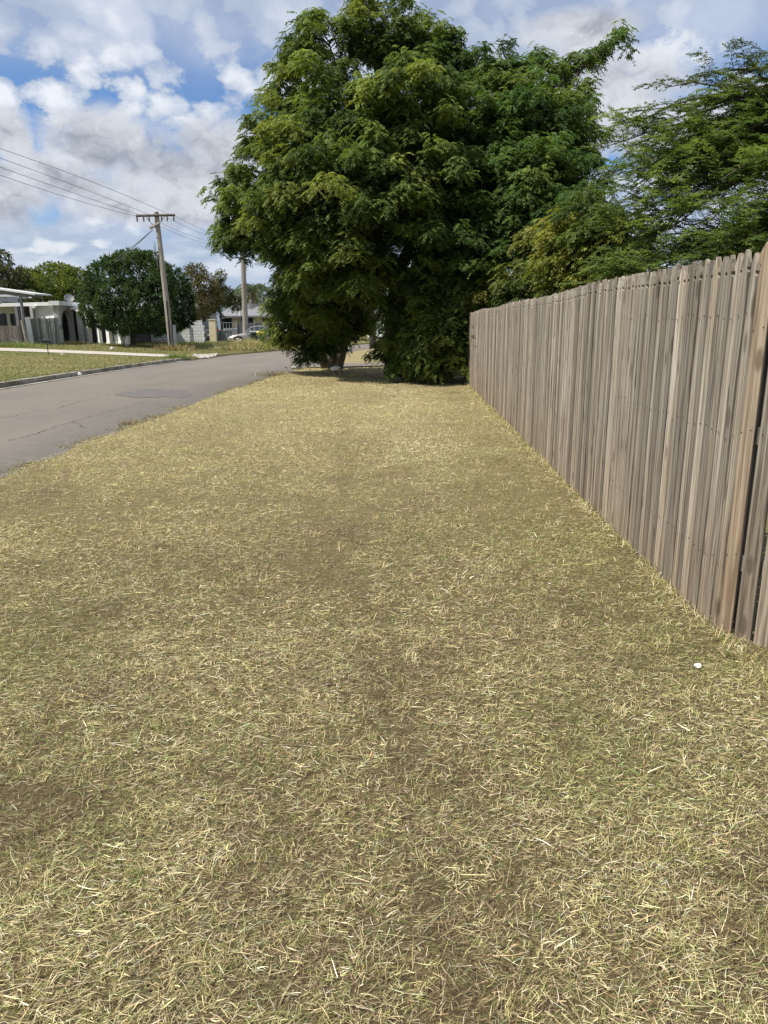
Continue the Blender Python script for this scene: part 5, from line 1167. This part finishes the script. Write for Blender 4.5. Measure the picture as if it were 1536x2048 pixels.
        for a in (.42, .58): mb.box(((a - .5) * L_, s * hw * 1.0, S[3][1] - .12), (.16, .03, .03))
        mb.build('door_handle', M_rim, e)
    mb = MB(); mb.box((-.5 * L_ + .0, 0, .36), (.12, W_ * .7, .16)); mb.box((.5 * L_ - .01, 0, .33), (.10, W_ * .72, .12)); mb.build('bumper', M_black, e, bevel=.02)
    mb = MB(); mb.box((.5 * L_ + .05, 0, .62), (.012, .37, .13)); mb.build('number_plate', M_white, e)
    return e
SED = [(0, .52, 0, 1), (.02, .62, 0, 1), (.10, .74, 0, 1), (.22, .83, 0, 1), (.275, .87, .88, .9), (.33, .885, 1.10, .78), (.385, .90, 1.34, .73), (.46, .91, 1.43, .70), (.545, .92, 1.45, .69), (.64, .935, 1.41, .70), (.72, .95, 1.30, .74), (.80, .965, 1.11, .80), (.865, .97, .98, .9), (.93, .96, 0, 1), (.985, .92, 0, 1), (1, .62, 0, 1)]
SUVP = [(0, .60, 0, 1), (.02, .78, 0, 1), (.10, .95, 0, 1), (.20, 1.02, 0, 1), (.24, 1.05, 1.06, .9), (.30, 1.07, 1.38, .80), (.35, 1.08, 1.64, .74), (.45, 1.09, 1.71, .72), (.60, 1.10, 1.72, .715), (.80, 1.12, 1.70, .72), (.93, 1.12, 1.63, .73), (.975, 1.12, 1.30, .82), (.988, 1.08, 0, 1), (1, .7, 0, 1)]
M_silver = paint('silver_paint', (.30, .28, .27)); M_cwhite = paint('white_paint', (.72, .74, .74), 0.0); M_cdark = paint('grey_paint', (.10, .105, .12))
q = at(513, 686, 58.5); car('parked_sedan', (q.x + .12, 58.5, tz(q.x, 58.5)), R(7), M_silver, SED, 'silver grey sedan parked side on behind the wheelie bins')
q = at(577, 680, 70); car('parked_wagon', (q.x, 70, tz(q.x, 70)), R(-88), M_cwhite, SUVP, 'white wagon parked behind the tail of the silver sedan', 4.5, 1.82, .34)
q = at(414, 680, 66); car('parked_car', (q.x, 66, .35), R(-70), M_cdark, SUVP, 'dark grey car partly hidden between the block wall and the cream pillar', 4.4, 1.8, .34)
q = at(757, 665, 82); car('parked_van', (q.x, 82, .0), R(80), M_cwhite, [(a, b * 1.1, c * 1.15, d) for a, b, c, d in SUVP], 'white van far beyond the gap between the trees', 4.6, 1.85, .34)

def bin_(loc, body, lid, rz, label):
    e = empty('wheelie_bin', loc, rz, label=label, cat='bin', group='wheelie bins beside the silver sedan')
    mb = MB(); v = []
    for z, a, b in ((.10, .20, .22), (.12, .21, .25), (.92, .27, .34), (.95, .29, .36)): v += [(-a, -b, z), (a, -b, z), (a, b, z), (-a, b, z)]
    f = [(0, 1, 2, 3), (12, 13, 14, 15)]
    for i in range(3):
        for k in range(4): k2 = (k + 1) % 4; f.append((i * 4 + k, i * 4 + k2, (i + 1) * 4 + k2, (i + 1) * 4 + k))
    mb.add(v, f); mb.build('body', body, e, bevel=.02)
    mb = MB(); mb.prism([(-.38, .96), (.38, .96), (.40, 1.03), (.1, 1.09), (-.30, 1.06)], -.31, .31, lambda a, b, h: Vector((h, a, b))); mb.build('lid', lid, e, bevel=.015)
    mb = MB(); mb.tube([(-.25, .42, .98), (.25, .42, .98)], .02, 6); mb.build('handle', body, e)
    for s in (-.26, .26): mb = MB(); mb.lathe([(.03, -.03), (.1, -.03), (.1, .03), (.03, .03)], 14, Matrix.Translation((s, .26, .10)) @ Matrix.Rotation(R(90), 4, 'Y')); mb.build('wheel', M_black, e)
M_bing = plain('bin_green', (.022, .045, .040), .5); M_yel = plain('yellow_lid', (.72, .55, .10), .45); M_bing2 = plain('bin_dark', (.03, .045, .045), .5)
q = gp(508.5, 690); bin_((q.x, q.y, q.z), M_bing2, plain('grey_lid', (.22, .25, .26), .5), R(25), 'dark green wheelie bin with a dull lid, nearer the timber pole')
q = gp(524, 692); bin_((q.x, q.y, q.z), M_bing, M_yel, R(25), 'dark green wheelie bin with a yellow lid')

# ------------------------------------------------------------ small things
g = gp(97, 711); e = empty('mailbox', g, R(20), label='small black mailbox on a thin post in the lawn', cat='mailbox')
hz_ = at(97, 685, g.y).z - g.z; mb = MB(); mb.tube([(0, 0, -.1), (0, 0, hz_)], .022, 8); mb.build('post', M_black, e)
mb = MB(); mb.prism([(-.11, 0), (.11, 0), (.11, .10), (.07, .155), (0, .17), (-.07, .155), (-.11, .10)], -.19, .19, lambda a, b, h: Vector((h, a, b + hz_))); mb.build('box', M_black, e)
mb = MB(); mb.box((.20, 0, hz_ + .07), (.012, .18, .12)); mb.build('flap', M_steel, e)
g = gp(252.5, 692); mb = MB(); hh = at(250, 673, g.y).z - g.z; mb.prism([(-.055, -.1), (.055, -.1), (.055, hh - .05), (0, hh), (-.055, hh - .05)], -.03, .03, lambda a, b, h: Vector((a - b * .07, h, b))); o_ = mb.build('marker_stake', M_white, bevel=.005); o_.location = g; tag(o_, 'short white stake leaning in the grass in front of the round tree', 'stake')

def stone(px, py, s, label, m=M_rock, name='stone', seed=1, z=0.0, flat=.7, group=None):
    g = gp(px, py); r = random.Random(seed); bm = bmesh.new(); bmesh.ops.create_icosphere(bm, subdivisions=3, radius=s)
    off = Vector((r.uniform(0, 9), r.uniform(0, 9), 0))
    from mathutils import noise as mn
    for v in bm.verts: k = 1 + .45 * mn.noise(v.co / s * 1.1 + off) + .2 * mn.noise(v.co / s * 2.7 + off); v.co = Vector((v.co.x * k * 1.2, v.co.y * k, v.co.z * k * flat))
    me = bpy.data.meshes.new(name); bm.to_mesh(me); bm.free(); me.materials.append(m); o_ = bpy.data.objects.new(name, me); scene.collection.objects.link(o_); o_.location = g + Vector((0, 0, s * flat * .5 + z)); tag(o_, label, 'stone', group)
stone(1395, 1337, .014, 'white stone in the mown grass near the near end of the fence', z=.010)
stone(777, 753, .05, 'small pale stone on the shaded grass by the upright trunk', seed=4)
stone(224, 698, .11, 'white stone in the far grass left of the white stake', seed=5)
stone(256, 692, .10, 'white stone at the foot of the white stake', seed=6)
stone(157, 745, .10, 'crumbled pale rock lying on the kerb', seed=7)
stone(123, 709, .09, 'flat white scrap on the lawn right of the mailbox', seed=8, flat=.3)
stone(588, 737, .09, 'grey rock at the road edge near the small bird', seed=9, m=M_kerb)

def bird(name, loc, rz, sc, chain, edges, matf, mats, label):
    me = bpy.data.meshes.new('b'); me.from_pydata([Vector(c[0]) * sc for c in chain], edges, []); o_ = bpy.data.objects.new('b', me); scene.collection.objects.link(o_)
    m_ = o_.modifiers.new('s', 'SKIN'); o_.modifiers.new('u', 'SUBSURF').levels = 2; o_.modifiers['u'].render_levels = 2
    for i, c in enumerate(chain):
        sv = me.skin_vertices[0].data[i]; sv.radius = (c[1] * sc, (c[2] if len(c) > 2 else c[1]) * sc); sv.use_root = (i == 0)
    dg = bpy.context.evaluated_depsgraph_get(); dg.update(); m2 = bpy.data.meshes.new_from_object(o_.evaluated_get(dg)); bpy.data.objects.remove(o_)
    m2.materials.clear()
    for q in mats: m2.materials.append(q)
    for p in m2.polygons: p.material_index = matf(p.center / sc); p.use_smooth = True
    m2.name = name; ob = bpy.data.objects.new(name, m2); scene.collection.objects.link(ob); ob.location = loc; ob.rotation_euler = (0, 0, rz); tag(ob, label, 'bird')
M_feather = plain('white_feather', (.88, .87, .84), .8, var=.08, scale=30)
ib = [((0, 0, .30), .095, .085), ((-.13, 0, .29), .075, .06), ((-.24, 0, .26), .03, .02), ((.12, 0, .30), .075, .07), ((.20, 0, .30), .035, .035), ((.26, 0, .22), .022, .022), ((.29, 0, .13), .024, .024), ((.33, 0, .07), .012, .012), ((.35, 0, .01), .005, .005),
      ((-.01, .05, .20), .025, .025), ((.00, .05, .10), .011, .011), ((-.01, .05, .01), .008, .008), ((.05, .05, .005), .007, .007), ((.02, -.05, .20), .025, .025), ((.06, -.05, .10), .011, .011), ((.05, -.05, .01), .008, .008), ((.11, -.05, .005), .007, .007)]
ie = [(0, 1), (1, 2), (0, 3), (3, 4), (4, 5), (5, 6), (6, 7), (7, 8), (0, 9), (9, 10), (10, 11), (11, 12), (0, 13), (13, 14), (14, 15), (15, 16)]
bird('ibis', gp(671, 749), R(8), .74, ib, ie, lambda c: 1 if (c.z < .185 or c.x > .225 or c.x < -.235) else 0, [M_feather, M_black], 'white ibis with its black head down foraging on the shaded grass')
ml = [((0, 0, .10), .035, .035), ((-.06, 0, .10), .02, .015), ((-.14, 0, .09), .010, .006), ((.05, 0, .14), .024, .024), ((.075, 0, .17), .022, .022), ((.11, 0, .168), .004, .004), ((0, .02, .05), .006, .006), ((.01, .02, 0.003), .004, .004), ((0, -.02, .05), .006, .006), ((.02, -.02, .003), .004, .004)]
me_ = [(0, 1), (1, 2), (0, 3), (3, 4), (4, 5), (0, 6), (6, 7), (0, 8), (8, 9)]
bird('small_bird', gp(574, 741), R(200), .75, ml, me_, lambda c: 0 if (c.z < .115 and abs(c.x) < .05 and c.z > .05) or (c.x < -.06 and c.z > .095) else 1, [M_feather, M_black], 'small black and white bird at the road edge')

# dry stems by the near boards, fallen leaf
g = gp(1452, 1262); e = empty('dry_weed', g, label='thin dry stems caught against the foot of the warm brown board', cat='weed'); mb = MB(); r = random.Random(9)
for k in range(11):
    p = Vector((r.uniform(-.01, .01), r.uniform(-.02, .02), 0)); d = Vector((r.gauss(-.3, .5), r.gauss(0, .6), 1)).normalized(); L_ = r.uniform(.06, .19)
    mb.tube([p, p + d * L_ * .4, p + d * L_ * .75 + Vector((r.gauss(0, .02), r.gauss(0, .02), 0)), p + d * L_ + Vector((r.gauss(0, .05), r.gauss(0, .05), -.02))], [.0016, .0013, .001, .0006], 4, False)
mb.build('stem', plain('dry_stem', (.42, .34, .20), .8), e)
# far hill
V = []; n = 40; hb = MB(); pts = []
for i in range(n + 1):
    x = -520 + 420 * i / n; h = 4 + 62 * math.exp(-((x + 268) / 42) ** 2) + 30 * math.exp(-((x + 340) / 90) ** 2) + 6 * math.sin(i * 1.7); pts.append((x, h))
for i, (x, h) in enumerate(pts): V.append([(x, 1180, -5), (x, 1215, h * .55), (x, 1250 + 20 * math.sin(i), h), (x, 1330, h * .6), (x, 1420, -5)])
sheet('hills', V, M_hill, kind='structure')
